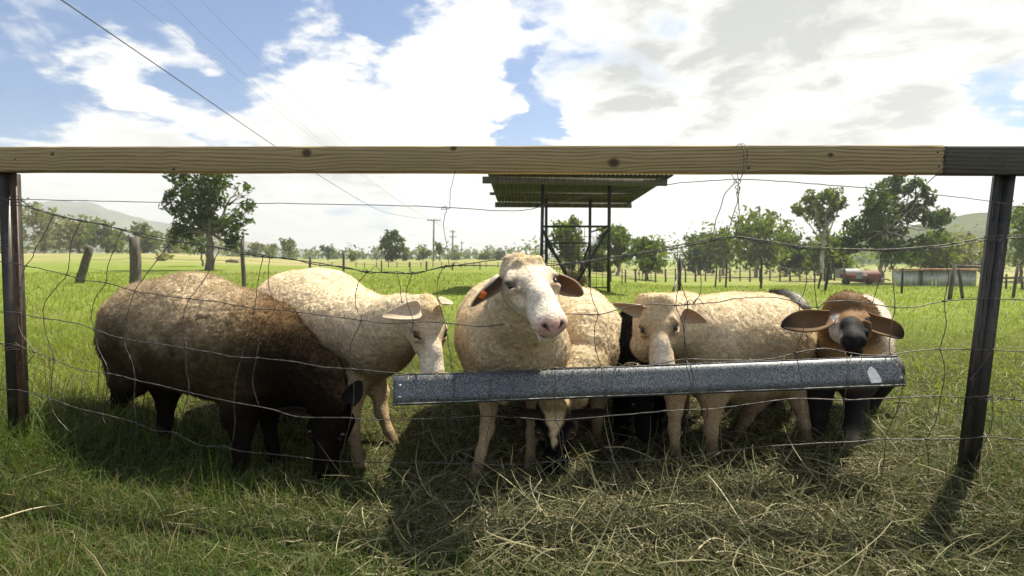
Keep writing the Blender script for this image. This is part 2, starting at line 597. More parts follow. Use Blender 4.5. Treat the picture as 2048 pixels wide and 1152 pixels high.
def make_hill(name, label, pts, Y, depth, c1, c2):
    """ridge profile in photograph pixels at distance Y -> a rounded range with depth"""
    xs = np.array([p[0] for p in pts], float)
    ys = np.array([p[1] for p in pts], float)
    u = np.linspace(xs[0], xs[-1], 110)
    top = np.interp(u, xs, ys)
    X = (u - 1024) / FPX * Y
    H = (515 - top) / FPX * Y + CAM_H
    H = H * (1 + 0.05 * (vnoise(np.stack([u * 0.11, u * 0, u * 0 + .3], -1), 1.0) - 0.5))
    nv = 26
    G = np.zeros((len(u), nv, 3))
    for k in range(nv):
        s = k / (nv - 1)                      # 0 front foot .. 1 back foot
        prof = math.sin(math.pi * min(1, s * 1.0)) ** 0.9
        yy = Y - depth * (0.5 - s)
        P = np.stack([X * 0.012, np.full_like(X, yy * 0.012), np.zeros_like(X) + 2.2], -1)
        G[:, k, 0] = X * (yy / Y)
        G[:, k, 1] = yy
        G[:, k, 2] = H * prof * (1 + 0.16 * (vnoise(P, 1.0) - 0.5) * (1 - prof)) - 3.0
    mb = MB().sheet(G)
    me = mb.mesh(name, True)
    m = mat_basic(name + '_scrub', c1, c2, 0.02, 0.95, bump=1.0, detail=10, bd=12, spec=0.0)
    tag(link(name, me, m), label, None, None, 'structure')


make_hill('hill', 'pale blue hill rising behind the left trees',
          [(-900, 470), (-500, 430), (-200, 440), (0, 418), (70, 405), (130, 401), (185, 405), (240, 425), (300, 440), (340, 446), (400, 468), (470, 478), (560, 492), (680, 503), (820, 512)],
          1500, 900, (0.05, 0.075, 0.03), (0.13, 0.15, 0.07))
make_hill('wooded_hill', 'wooded ridge behind the shed on the right',
          [(1500, 513), (1620, 500), (1740, 470), (1840, 440), (1920, 424), (1985, 416), (2060, 402), (2200, 385), (2500, 400), (3000, 460)],
          420, 260, (0.035, 0.055, 0.02), (0.085, 0.105, 0.04))


# ------------------------------------------------------------------ pale air over the paddocks
def make_haze():
    mb = MB().box((100, 900, 77), (5200, 3400, 180))
    o = link('haze', mb.mesh('haze'), None)
    m, t, out = new_mat('pale_air')
    v = t.new('ShaderNodeVolumePrincipled', inp={'Color': (0.93, 0.96, 1.0, 1), 'Density': HAZE, 'Anisotropy': 0.25})
    t.l.new(v.outputs[0], out.inputs['Volume'])
    o.data.materials.append(m)
    tag(o, 'thin pale haze over the paddocks and hills', None, None, 'stuff')


HAZE = 0.0006
make_haze()


# ------------------------------------------------------------------ trees
LEAF_PAL = {
    'dark': [(0.026, 0.050, 0.010), (0.058, 0.094, 0.019), (0.110, 0.148, 0.034)],
    'mid': [(0.050, 0.085, 0.012), (0.110, 0.150, 0.026), (0.200, 0.225, 0.050)],
    'pale': [(0.110, 0.130, 0.035), (0.180, 0.195, 0.062), (0.26, 0.26, 0.10)],
}


def leaf_mesh(name, centres, radii, n, size, pal, rng, flat=0.8, droop=0.0):
    """n leaf faces through the volume of several uneven clumps"""
    centres, radii = np.asarray(centres, float), np.asarray(radii, float)
    w = radii ** 2.1
    k = rng.choice(len(centres), n, p=w / w.sum())
    d = rng.normal(size=(n, 3))
    d /= np.linalg.norm(d, axis=1)[:, None]
    rr = rng.random(n) ** 0.42
    lump = 0.62 + 0.75 * vnoise(d * 2.1 + k[:, None] * 3.7, 1.0)
    P = centres[k] + d * (rr * radii[k] * lump)[:, None] * np.array([1, 1, flat])
    keep = vnoise(P / (radii.mean() + 1e-6) * 2.3 + 5.1, 1.0) > 0.43
    P, k = P[keep], k[keep]
    n = len(P)
    a = rng.normal(size=(n, 3))
    a[:, 2] -= droop
    a /= np.linalg.norm(a, axis=1)[:, None]
    b = np.cross(a, rng.normal(size=(n, 3)))
    b /= np.linalg.norm(b, axis=1)[:, None] + 1e-9
    s = size * (0.6 + 0.8 * rng.random(n))[:, None]
    V = np.stack([P - a * s, P + b * s * 0.42, P + a * s, P - b * s * 0.42], 1).reshape(-1, 3)
    Q = np.arange(n * 4).reshape(-1, 4)
    pal = np.array(pal)
    t = np.clip(rng.normal(0.5, 0.28, n) + (vnoise(P / (radii.mean() + 1e-6) * 1.1, 1.0) - 0.5) * 0.7, 0, 1) * 1.999
    i = t.astype(int)
    f = (t - i)[:, None]
    c = pal[i] * (1 - f) + pal[np.minimum(i + 1, 2)] * f
    return np_mesh(name, V, [Q], np.repeat(c, 4, 0))


def limb(a, b, n, wob, rng):
    a, b = np.asarray(a, float), np.asarray(b, float)
    t = np.linspace(0, 1, n)[:, None]
    P = a * (1 - t) + b * t
    L = np.linalg.norm(b - a)
    w = rng.normal(size=(n, 3)) * wob * L
    w[0] = 0
    w[-1] = 0
    return P + w


def tree(name, label, px, yb, Y, clumps_px, pal='mid', leaves=900, leaf_px=3.6, trunk_px=5, pale=False, seed=1, group=None,
         flat=0.85, lean_px=0, fork=0.45, droop=0.0):
    """clumps_px: list of (px, py, rpx) in the photograph; the crown gets the same extent in depth"""
    rng = np.random.default_rng(seed)
    base = gpt(px, yb, Y)
    m = Y / FPX
    t = thing(name, base, label, 'tree', group)
    cs, rs = [], []
    for (cx_, cy_, r_) in clumps_px:
        q = at(cx_, cy_, Y)
        q[1] += rng.normal() * r_ * m * 0.7
        cs.append(q)
        rs.append(r_ * m)
    cs, rs = np.array(cs), np.array(rs)
    topc = cs[np.argmax(cs[:, 2])]
    fk = base + (topc - base) * fork
    fk[0] = base[0] + lean_px * m
    mb = MB()
    r0 = trunk_px * m * 0.5
    P = limb(base - np.array([0, 0, 0.3]), fk, 7, 0.025, rng)
    mb.tube(P, np.linspace(r0 * 1.25, r0 * 0.75, 7), 7)
    for c, r in zip(cs, rs):
        e = c - np.array([0, 0, r * 0.25])
        Pb = limb(fk, e, 6, 0.06, rng)
        mb.tube(Pb, np.linspace(r0 * 0.55, r0 * 0.10, 6), 5)
        for _ in range(3):
            d = rng.normal(size=3)
            d /= np.linalg.norm(d)
            s0 = Pb[rng.integers(2, 5)]
            mb.tube(limb(s0, c + d * r * 0.8, 4, 0.08, rng), np.linspace(r0 * 0.22, r0 * 0.05, 4), 4)
    part('trunk', mb, M['palebark'] if pale else M['bark'], t, True)
    me = leaf_mesh('crown', cs - base, rs, leaves, leaf_px * m, LEAF_PAL[pal], rng, flat, droop)
    link('crown', me, M['leaf'], t)
    return t


def auto_clumps(px, ytop, ybot, w, n, seed):
    """uneven crown outline filling a box in the photograph"""
    r = random.Random(seed)
    out = []
    for i in range(n):
        f = (i + 0.5) / n
        yy = ytop + (ybot - ytop) * (0.12 + 0.76 * f)
        half = w / 2 * (0.45 + 0.55 * math.sin(math.pi * min(1, 0.22 + 0.72 * f)))
        xx = px + r.uniform(-1, 1) * half * 0.72
        out.append((xx, yy, r.uniform(0.22, 0.36) * min(w, (ybot - ytop) * 1.1)))
    out.append((px, (ytop + ybot) / 2, 0.30 * w))
    out.append((px + r.uniform(-.1, .1) * w, ytop + 0.18 * w, 0.20 * w))
    return out


# the tall dark tree on the left
tree('tree', 'tall dark leafy tree reaching the rail, left of the overhead wire', 418, 541, 36,
     [(362, 352, 32), (415, 340, 34), (455, 358, 30), (345, 385, 24), (395, 385, 40), (432, 402, 34), (350, 412, 20),
      (402, 428, 32), (425, 445, 26), (352, 458, 24), (378, 466, 20), (452, 466, 28), (484, 440, 24), (500, 448, 16), (490, 412, 18),
      (462, 488, 20), (470, 378, 20), (385, 320, 30), (435, 318, 26), (330, 388, 14), (345, 474, 18)],
     'dark', 6000, 5.6, 15, seed=21, fork=0.35, lean_px=6)
tree('shrub', 'rounded dark bush at the foot of the tall dark tree', 405, 512, 44, [(404, 485, 27), (395, 492, 20), (415, 494, 20), (402, 474, 18)],
     'dark', 1500, 3.2, 4, seed=22)
left_bg = [
    ('pale green gum tree with a white trunk just right of the left picket', 92, 509, 128, auto_clumps(92, 412, 498, 104, 7, 1), 'pale', True, 1500),
    ('round olive tree between the white trunked gum and the leaning post', 160, 511, 132, auto_clumps(158, 438, 505, 84, 6, 2), 'pale', False, 1100),
    ('wide olive green tree above the leaning old post', 214, 511, 126, auto_clumps(216, 444, 506, 96, 7, 3), 'mid', False, 1400),
    ('olive tree right behind the thick old post', 288, 512, 130, auto_clumps(292, 446, 507, 82, 6, 4), 'mid', False, 1100),
    ('low pale bush left of the tall dark tree', 338, 513, 135, auto_clumps(336, 460, 510, 52, 5, 5), 'pale', False, 600),
    ('pale tree at the far left edge behind the left picket', 22, 509, 128, auto_clumps(20, 440, 500, 80, 6, 6), 'pale', False, 700),
    ('yellowish sapling growing beside the thick old post', 330, 545, 60, auto_clumps(328, 500, 542, 34, 5, 7), 'pale', False, 260),
]
for i, (lb, px, yb, Y, cl, pal, pb, n) in enumerate(left_bg):
    tree('tree', lb, px, yb, Y, cl, pal, int(n * 1.4), 4.8, 5 if not pb else 8, pb, 40 + i)
mid_bg = [
    ('small pale tree right of the tall dark tree', 512, 512, 150, auto_clumps(512, 484, 510, 40, 4, 11), 'pale', 350),
    ('low pale tree, second to the right of the tall dark tree', 545, 514, 150, auto_clumps(547, 487, 512, 36, 4, 12), 'pale', 330),
    ('taller dark topped tree above the rump of the second sheep', 580, 516, 140, auto_clumps(580, 477, 514, 36, 5, 13), 'mid', 520),
    ('small dark tree left of the thin black post', 655, 519, 160, auto_clumps(655, 492, 518, 24, 4, 14), 'dark', 300),
    ('bright yellow green bush right of the thin black post', 701, 520, 110, auto_clumps(701, 502, 522, 22, 4, 15), 'pale', 260),
    ('lone tall round dark green tree left of the power poles', 783, 528, 105,
     [(785, 470, 13), (772, 480, 12), (797, 480, 12), (783, 487, 17), (768, 496, 11), (800, 497, 12), (782, 505, 15), (778, 516, 10), (795, 512, 9), (787, 464, 8)], 'dark', 1500),
    ('rounded tree touching the lone dark tree on its right', 812, 522, 140, auto_clumps(813, 496, 521, 30, 4, 16), 'mid', 340),
    ('bushy tree just left of the nearest power pole', 846, 523, 150, auto_clumps(845, 497, 521, 40, 5, 17), 'mid', 420),
    ('thin crowned tree beside the nearest power pole', 879, 524, 125, auto_clumps(879, 486, 508, 24, 4, 18), 'mid', 330),
    ('round tree right of the second power pole', 914, 524, 170, auto_clumps(913, 503, 523, 34, 4, 19), 'mid', 300),
    ('low dark tree left of the smiling sheep head', 965, 524, 190, auto_clumps(966, 504, 523, 34, 4, 20), 'mid', 300),
    ('dark tree touching the poll of the smiling sheep', 1000, 524, 190, auto_clumps(1000, 501, 523, 32, 4, 24), 'dark', 300),
]
for i, (lb, px, yb, Y, cl, pal, n) in enumerate(mid_bg):
    tree('tree', lb, px, yb, Y, cl, pal, int(n * 1.3), 3.8 if n < 1000 else 4.0, 2.4 if n < 1000 else 5, False, 60 + i)
right_bg = [
    ('tall feathery tree seen through the hay feeder', 1146, 545, 62, auto_clumps(1146, 430, 543, 80, 11, 31), 'mid', 1500, False),
    ('pale trunked gum just right of the hay feeder', 1236, 552, 58, auto_clumps(1236, 450, 530, 75, 9, 32), 'mid', 1300, True),
    ('dense bush behind the right leg of the hay feeder', 1195, 545, 66, auto_clumps(1196, 490, 552, 61, 8, 47), 'mid', 700, False),
    ('round crowned small tree standing alone right of the feeder', 1294, 556, 52, auto_clumps(1293, 478, 546, 75, 9, 33), 'mid', 1300, False),
    ('dark bushy tree left of the tied fence wires', 1398, 538, 90, auto_clumps(1396, 470, 543, 80, 9, 34), 'dark', 1100, False),
    ('pale stemmed gum below the wire tied to the rail', 1446, 545, 82, auto_clumps(1438, 462, 536, 73, 9, 35), 'mid', 950, True),
    ('broad green gum right of the tied fence wires', 1512, 548, 70, auto_clumps(1512, 434, 536, 126, 12, 36), 'mid', 2200, True),
    ('low dark tree between the two broad gums', 1572, 548, 76, auto_clumps(1575, 465, 548, 92, 9, 37), 'dark', 1200, False),
    ('tall sparse open crowned gum with bare pale trunk', 1640, 556, 58,
     [(1618, 402, 20), (1650, 396, 22), (1678, 408, 18), (1602, 418, 14), (1635, 425, 22), (1666, 430, 14), (1640, 450, 14), (1692, 398, 10), (1650, 470, 12)], 'mid', 1150, True),
    ('leafy bush under the sparse tall gum', 1660, 552, 62, auto_clumps(1662, 470, 552, 109, 10, 38), 'mid', 1400, False),
    ('largest spreading dark tree above the red trailer', 1764, 560, 50,
     [(1745, 398, 28), (1780, 376, 26), (1820, 378, 26), (1850, 384, 18), (1740, 430, 34), (1785, 420, 38), (1830, 420, 32), (1862, 400, 14),
      (1720, 455, 30), (1765, 465, 40), (1815, 460, 38), (1860, 440, 24), (1886, 432, 20), (1715, 490, 26), (1760, 505, 32), (1820, 500, 32), (1850, 480, 22), (1790, 355, 16), (1838, 362, 14)],
     'dark', 6500, True),
    ('green tree behind the long grey shed', 1880, 552, 62, auto_clumps(1878, 466, 552, 117, 10, 39), 'mid', 1500, False),
    ('pale tree between shed and right picket', 1938, 548, 70, auto_clumps(1940, 474, 548, 85, 9, 40), 'pale', 900, False),
    ('tree rising behind the right picket at the frame edge', 2040, 556, 55, auto_clumps(2052, 405, 538, 102, 11, 41), 'mid', 1400, False),
]
for i, (lb, px, yb, Y, cl, pal, n, pb) in enumerate(right_bg):
    tree('tree', lb, px, yb, Y, cl, pal, int(n * (1.5 if n > 3000 else 2.2)), 5.4, 7 if pb else 5.5, pb, 90 + i, fork=0.5, droop=0.6)


def woodland(name, label, x0, x1, ytop, ybase, Y, n, pal, seed):
    """a far tree line that reads as one mass"""
    rng = np.random.default_rng(seed)
    cs, rs = [], []
    m = Y / FPX
    for i in range(n):
        px = x0 + (x1 - x0) * (i + rng.random()) / n
        tp = ytop + (ybase - ytop) * 0.5 * rng.random() ** 1.3
        q = at(px, 0.62 * tp + 0.38 * ybase, Y)
        q[1] += rng.uniform(-.06, .06) * Y
        cs.append(q)
        rs.append((ybase - tp) * 0.62 * m)
    me = leaf_mesh(name, cs, rs, n * 90, 4.2 * m, LEAF_PAL[pal], rng, 1.0)
    tag(link(name, me, M['leaf']), label, None, None, 'stuff')


woodland('distant_woodland', 'far line of trees along the horizon', 470, 1080, 494, 527, 260, 60, 'mid', 5)
woodland('woodland', 'darker wood behind the right hand paddock', 1060, 2100, 478, 541, 150, 70, 'mid', 6)
woodland('woodland', 'green trees massed behind the gums and the red trailer', 1385, 1990, 452, 548, 92, 34, 'mid', 12)
woodland('scrub', 'pale scrub along the left field edge', -200, 480, 478, 514, 170, 46, 'pale', 8)


# ------------------------------------------------------------------ far fences, poles, yard
def post_fence(name, label, posts, wires=3, square=False, mat='oldwood', rad_px=4):
    """posts: (px top, py top, px base, py base, Y, width px)"""
    b0 = gpt(posts[0][2], posts[0][3], posts[0][4])
    t = thing(name, b0, label, 'fence')
    ends = []
    for (x0, y0, x1, y1, Y, w) in posts:
        b = at(x1, y1, Y)
        tp = at(x0, y0, Y)
        r = w / 2 * Y / FPX
        mb = MB()
        d = (b - tp)
        g = b + d / np.linalg.norm(d) * 0.25
        n = 6
        P = np.stack([tp + (g - tp) * s for s in np.linspace(0, 1, n)])
        P[1:-1] += RNG.normal(size=(n - 2, 3)) * r * 0.12
        mb.tube(P, r * np.linspace(0.92, 1.1, n), 8)
        part('fence_post', mb, M[mat], t, False)
        ends.append((tp, b))
    for k in range(wires):
        f = 0.12 + 0.3 * k
        P = []
        for (a, b) in ends:
            P.append(a * (1 - f) + b * f)
        Q = []
        for p, q in zip(P[:-1], P[1:]):
            for s in np.linspace(0, 1, 5)[:-1]:
                v = p * (1 - s) + q * s
                v = v - np.array([0, 0, 0.05 * math.sin(math.pi * s)])
                Q.append(v)
        Q.append(P[-1])
        Q = np.array(Q)
        mb = MB().tube(Q, 0.0025 + 0.00012 * Q[:, 1], 4, False)
        part('fence_wire', mb, M['wire'], t, True)
    return t


post_fence('post_fence', 'old post and wire fence running off behind the brown sheep',
           [(180, 493, 163, 552, 17, 15), (268, 474, 272, 570, 13.5, 20), (485, 478, 488, 575, 14.5, 8), (620, 513, 620, 545, 30, 5), (687, 502, 687, 549, 27, 5),
            (763, 520, 763, 546, 30, 3), (820, 523, 820, 545, 31, 2.5), (853, 522, 853, 543, 32, 4), (905, 525, 905, 542, 34, 2.5), (960, 525, 960, 541, 36, 2.5)])
far_posts = []
for i in range(20):
    px = 640 + i * 22 + (i * 37 % 7)
    far_posts.append((px, 524, px, 534, 48, 1.8))
post_fence('post_fence', 'row of thin posts along the dry grass in the middle distance', far_posts, 2)
rp = []
for i in range(23):
    px = 1222 + i * 21 + (i * 53 % 9)
    d = i / 22
    rp.append((px, 537 + (i * 29 % 3) - 2 * d, px, 552 - 2 * d + (i * 17 % 3), 25, 2.6 + (i * 31 % 3) * .5))
post_fence('post_fence', 'long row of short posts crossing the right hand paddock', rp, 3)
post_fence('post_fence', 'nearer fence of taller thin posts from the feeder to the leaning post',
           [(1244, 536, 1244, 557, 22, 2), (1434, 531, 1431, 566, 19.5, 3), (1453, 524, 1452, 566, 19, 3.5), (1524, 515, 1522, 573, 17, 4.5), (1643, 545, 1636, 578, 16.5, 4), (1660, 524, 1648, 588, 14.5, 6)], 3, mat='steel')
b = gpt(1358, 582, 14.2)
t = thing('strainer_post', b, 'dark strainer post with a diagonal brace above the right white sheep', 'post')
part('post', MB().tube([at(1360, 517, 14.2), at(1359, 550, 14.2), at(1358, 592, 14.2)], 0.045, 8), M['steel'], t)
part('brace', MB().tube([at(1358, 545, 14.2), at(1346, 584, 13.6), at(1344, 590, 13.6)], 0.03, 6), M['steel'], t)

t = thing('tree_guard', gpt(1290, 558, 50), 'thin stakes guarding the lone small tree', 'stakes')
for k, px in enumerate((1279, 1285, 1290, 1296, 1302)):
    part('stake', MB().tube([at(px, 541 + k % 2 * 3, 50), at(px, 562, 50)], 0.035, 5), M['oldwood'], t)


def power_pole(label, px, ytop, Y, w, arms):
    b = gpt(px, 524, Y)
    tp = at(px, ytop, Y)
    t = thing('power_pole', b, label, 'power pole')
    m = Y / FPX
    r = w / 2 * m
    b2 = np.array([tp[0] - 0.002 * Y, Y, b[2] - 1])
    part('pole', MB().tube([b2, (b2 + tp) / 2, tp], [r * 1.25, r * 1.1, r], 8), M['pole_wood'], t, True)
    for (yy, half) in arms:
        z = at(px, yy, Y)[2]
        part('crossarm', MB().beam((tp[0] - half * m, Y - r - 0.06, z), (tp[0] + half * m, Y - r - 0.06, z), 0.12, 0.16), M['pole_wood'], t)
        for s in (-0.95, -0.4, 0.4, 0.95):
            q = np.array([tp[0] + s * half * m, Y - r - 0.06, z + 0.08])
            part('insulator', MB().tube([q, q + [0, 0, .12], q + [0, 0, .26]], [.05, .08, .05], 6), M['silver'], t)
    return tp


t1 = power_pole('nearest power pole with a single wide crossarm', 868, 438, 110, 3.4, [(441, 13)])
t2 = power_pole('second power pole with two crossarms and dark fittings', 906, 460, 160, 3.0, [(464, 6), (474, 7)])
t3 = power_pole('third power pole, small with a short crossarm', 924, 483, 230, 2.2, [(486, 4)])
t4 = power_pole('farthest and smallest power pole', 940, 499, 330, 1.8, [(501, 3)])
t5 = power_pole('short pale pole standing left of the lone dark tree', 755, 494, 150, 2.6, [])


def catenary(a, b, sag, r0, r1, label):
    s = np.linspace(0, 1, 60)[:, None]
    P = a * (1 - s) + b * s
    P[:, 2] -= (4 * sag * s * (1 - s))[:, 0]
    mb = MB().tube(P, r0 + (r1 - r0) * s[:, 0], 5, False)
    o = link('power_line', mb.mesh('power_line', True), M['line'])
    tag(o, label, 'power line', 'overhead power lines')


# thick service line from over the viewer's left shoulder to the nearest pole, three thin ones to the second
def sky_line(pts, r0, r1, label):
    """pts: px, py, Y of a hanging line"""
    P = np.array([at(*p) for p in pts])
    d = np.concatenate([[0], np.cumsum(np.linalg.norm(np.diff(P, axis=0), axis=1))])
    s = np.linspace(0, d[-1], 90)
    Q = np.stack([np.interp(s, d, P[:, i]) for i in range(3)], 1)
    for _ in range(60):
        Q[1:-1] = 0.5 * Q[1:-1] + 0.25 * (Q[:-2] + Q[2:])
    mb = MB().tube(Q, r0 + (r1 - r0) * s / d[-1], 5, False)
    o = link('power_line', mb.mesh('power_line', True), M['line'])
    tag(o, label, 'power line', 'overhead power lines')


sky_line([(-60, -125, 9.5), (130, 0, 11.5), (340, 147, 16), (545, 291, 25), (630, 347, 32), (760, 425, 55), (868, 441, 110)], 0.014, 0.022, 'thick black overhead line crossing the upper left sky down to the rail')
sky_line([(100, -130, 26), (268, 0, 32), (430, 125, 43), (560, 225, 58), (700, 333, 80), (800, 405, 110), (903, 463, 160)], 0.006, 0.014, 'leftmost of the three thin overhead lines')
sky_line([(190, -140, 26), (333, 0, 32), (470, 132, 43), (590, 240, 58), (720, 345, 80), (812, 412, 110), (906, 464, 160)], 0.006, 0.014, 'middle one of the three thin overhead lines')
sky_line([(270, -140, 26), (398, 0, 32), (510, 112, 42), (620, 222, 56), (740, 335, 78), (822, 405, 106), (909, 464, 160)], 0.006, 0.014, 'rightmost of the three thin overhead lines')

# a dark log lying in the left paddock
t = thing('fallen_log', gpt(463, 528, 60), 'dark fallen log lying in the left paddock', 'log')
part('log', MB().tube([at(452, 524, 60), at(462, 522, 60.4), at(476, 524, 60)], [.18, .26, .2], 8), M['bark'], t)

# red and silver tank trailer
Yt = 44.0
mt = Yt / FPX
b = gpt(1715, 565, Yt)
t = thing('tank_trailer', b, 'faded red horse float trailer with a silver front roof', 'trailer')


def arch(x0, x1, yb, yt, d0, d1):
    """round-roofed body between two pixel columns"""
    mb = MB()
    a, c = at(x0, yb, Yt), at(x1, yb, Yt)
    h = (yb - yt) * mt
    prof = [(-1, 0), (-1, .55), (-.9, .78), (-.6, .94), (0, 1), (.6, .94), (.9, .78), (1, .55), (1, 0)]
    G = np.zeros((2, len(prof), 3))
    for i, X in enumerate((a[0], c[0])):
        for j, (s, z) in enumerate(prof):
            G[i, j] = (X, Yt + (d0 + d1) / 2 + s * (d1 - d0) / 2, a[2] + z * h)
    mb.sheet(G)
    for i in (0, 1):
        cen = np.array([[G[i, 0, 0], Yt + (d0 + d1) / 2, a[2]]])
        P = np.concatenate([cen, G[i]])
        mb.add(P, None, [[0, k, k + 1] for k in range(1, len(prof))])
    return mb


part('front_body', arch(1680, 1711, 557, 537, -0.9, 0.9), M['silver'], t)
part('lower_panel', MB().box(at(1696, 552, Yt - 0.92), (31 * mt, 0.05, 10 * mt)), M['red_paint'], t)
part('rear_body', arch(1711.5, 1746, 564, 540, -0.95, 0.95), M['red_paint'], t)
part('window', MB().box(at(1729, 551, Yt - 0.97), (9 * mt, 0.06, 5 * mt)), M['zinc'], t)
for px in (1692, 1738):
    q = at(px, 562, Yt - 0.9)
    part('wheel', MB().tube([q + [0, -.12, 0], q + [0, .12, 0]], 0.27, 14), M['dark'], t)
part('drawbar', MB().tube([at(1746, 560, Yt), at(1775, 558, Yt), at(1780, 562, Yt)], 0.05, 6), M['steel'], t)

# long low shed with a rusty roof
Ys = 36.0
ms = Ys / FPX
b = gpt(1870, 572, Ys)
t = thing('shed', b, 'long low grey iron shed with a rusty roof edge', 'shed')
p0, p1 = at(1806, 572, Ys), at(1955, 572, Ys)
hh = (572 - 537) * ms
u = np.linspace(0, p1[0] - p0[0], 190)
G = np.zeros((190, 2, 3))
G[:, :, 0] = (p0[0] + u)[:, None]
G[:, 0, 1] = G[:, 1, 1] = Ys + 0.03 * np.sin(u * 2 * math.pi / 0.10)
G[:, 0, 2], G[:, 1, 2] = b[2] - .1, b[2] + hh
# front wall as separate sheets
edges = [0, 38, 76, 84, 118, 152, 189]
for a_, c_ in zip(edges[:-1], edges[1:]):
    g = G[a_:c_ + 1].copy()
    g[:, :, 1] += 0.05 * (a_ % 3)
    part('iron_sheet', MB().sheet(g, 0.004), M['shed_iron'], t, True)
part('end_wall', MB().box((p0[0] + .02, Ys + .55, b[2] + hh / 2), (0.04, 0.9, hh)), M['shed_iron'], t)
part('end_wall', MB().box((p1[0] - .02, Ys + .55, b[2] + hh / 2), (0.04, 0.9, hh)), M['shed_iron'], t)
part('roof', MB().box(((p0[0] + p1[0]) / 2, Ys + .45, b[2] + hh + .06), (p1[0] - p0[0] + .4, 1.4, 0.08)), M['roof_rust'], t)
part('door_post', MB().box((at(1842, 560, Ys)[0], Ys - .06, b[2] + hh / 2), (0.10, 0.08, hh)), M['oldwood'], t)

# stock yard posts on the right
t = thing('stock_yard', gpt(1905, 604, 11.2), 'rough timber yard posts and top rail left of the right picket', 'stockyard')
for (x0, y0, x1, y1, Y, w) in [(1909, 530, 1897, 602, 11.0, 8), (1918, 538, 1928, 602, 11.3, 6)]:
    part('yard_post', MB().tube([at(x0, y0, Y), at(x1, y1, Y) - np.array([0, 0, .15])], w / 2 * Y / FPX, 8), M['oldwood'], t)
part('yard_rail', MB().tube([at(1905, 533, 11.1), at(1962, 534, 12.0), at(1990, 534, 12.4)], 0.035, 7), M['oldwood'], t)
t = thing('yard_fence', gpt(2030, 600, 11.5), 'timber yard fence at the right edge beyond the right picket', 'fence')
for (x0, y0, x1, y1, Y, w) in [(2036, 530, 2024, 598, 11.5, 6), (2013, 548, 2012, 582, 16, 4), (2044, 556, 2046, 582, 15, 5)]:
    part('yard_post', MB().tube([at(x0, y0, Y), at(x1, y1, Y) - np.array([0, 0, .15])], w / 2 * Y / FPX, 8), M['oldwood'], t)
part('yard_rail', MB().tube([at(2000, 556, 16), at(2060, 555, 15.5)], 0.03, 7), M['oldwood'], t)
t = thing('thin_post', gpt(1803, 590, 13.4), 'single thin dark post in front of the shed corner', 'post')
part('post', MB().tube([at(1806, 536, 13.4), at(1803, 592, 13.4)], 0.026, 7), M['steel'], t)

# ------------------------------------------------------------------ hay feeder with corrugated roof
Yf0, Yf1 = 13.6, 15.6
base = gpt(1148, 580, 14.5)
t = thing('hay_feeder', base, 'steel hay feeder under a corrugated iron roof behind the sheep', 'hay feeder')


def bar(name, a, b, w, mat='paint_green', par=t):
    return part(name, MB().tube([a, (np.asarray(a) + np.asarray(b)) / 2, b], w, 6), M[mat], par, True)


fl, fr = at(1082, 585, Yf0), at(1217, 588, Yf0)
bl, br = at(1092, 574, Yf1), at(1179, 575, Yf1)
zf, zb = at(1100, 352, 13.1)[2], at(1100, 408, 16.2)[2]
tl, tr_ = at(1086, 356, Yf0), at(1219, 356, Yf0)
bar('post', fl, tl + [0, 0, 0.05], 0.042)
bar('post', fr, tr_ + [0, 0, 0.05], 0.042)
tbl, tbr = np.array([bl[0], Yf1, zb + .08]), np.array([br[0], Yf1, zb + .08])
bar('post', bl, tbl, 0.04)
bar('post', br, tbr, 0.04)
xl, xr = at(965, 350, 13.1)[0], at(1334, 350, 13.1)[0]
xbl, xbr = at(990, 408, 16.2)[0], at(1263, 408, 16.2)[0]
part('roof_beam', MB().beam((xl, 13.1, zf - .09), (xr, 13.1, zf - .15), 0.09, 0.15), M['oldwood'], t)
part('roof_beam', MB().beam((xbl, 16.2, zb - .02), (xbr, 16.2, zb - .04), 0.09, 0.14), M['oldwood'], t)
part('roof_beam', MB().beam((xl + .1, 14.7, (zf + zb) / 2 - .05), (xr - .3, 14.7, (zf + zb) / 2 - .08), 0.06, 0.07), M['oldwood'], t)
nx = 42 * 8
s = np.linspace(0, 1, nx)
G = np.zeros((nx, 12, 3))
for j, q in enumerate(np.linspace(-0.04, 1.05, 12)):
    yy = 13.0 + (16.35 - 13.0) * q
    x0 = xl + .12 + (xbl + .06 - xl - .12) * q
    x1 = xr + .10 + (xbr - .02 - xr - .10) * q
    G[:, j, 0] = x0 + (x1 - x0) * s
    G[:, j, 1] = yy
    G[:, j, 2] = zf + .04 + (zb + .09 - zf - .04) * q - 0.05 * s + 0.026 * np.sin(s * 42 * 2 * math.pi)
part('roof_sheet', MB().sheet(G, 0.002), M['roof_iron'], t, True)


def lerp(a, b, s):
    return np.asarray(a) * (1 - s) + np.asarray(b) * s


def on_post(a, b, z):
    s = (z - a[2]) / (b[2] - a[2])
    return lerp(a, b, s)


z1, z2, z0 = at(0, 453, Yf0)[2], at(0, 482, Yf0)[2], at(0, 575, Yf0)[2]
bar('rail', on_post(fl, tl, z1), on_post(fr, tr_, z1), 0.028)
bar('rail', on_post(fl, tl, z2), on_post(bl, tbl, z2 + .02), 0.02)
bar('rail', on_post(bl, tbl, z2), on_post(br, tbr, z2), 0.024)
bar('rail', on_post(fr, tr_, z1), on_post(br, tbr, z1 - .05), 0.024)
bar('rail', on_post(fl, tl, z0), on_post(fr, tr_, z0), 0.015)
for k in range(1, 11):          # front weldmesh
    s = k / 11
    bar('mesh_wire', lerp(on_post(fl, tl, z0), on_post(fr, tr_, z0), s), lerp(on_post(fl, tl, z1), on_post(fr, tr_, z1), s), 0.006)
for k in range(1, 6):
    z = z0 + (z1 - z0) * k / 6
    bar('mesh_wire', on_post(fl, tl, z), on_post(fr, tr_, z), 0.006)
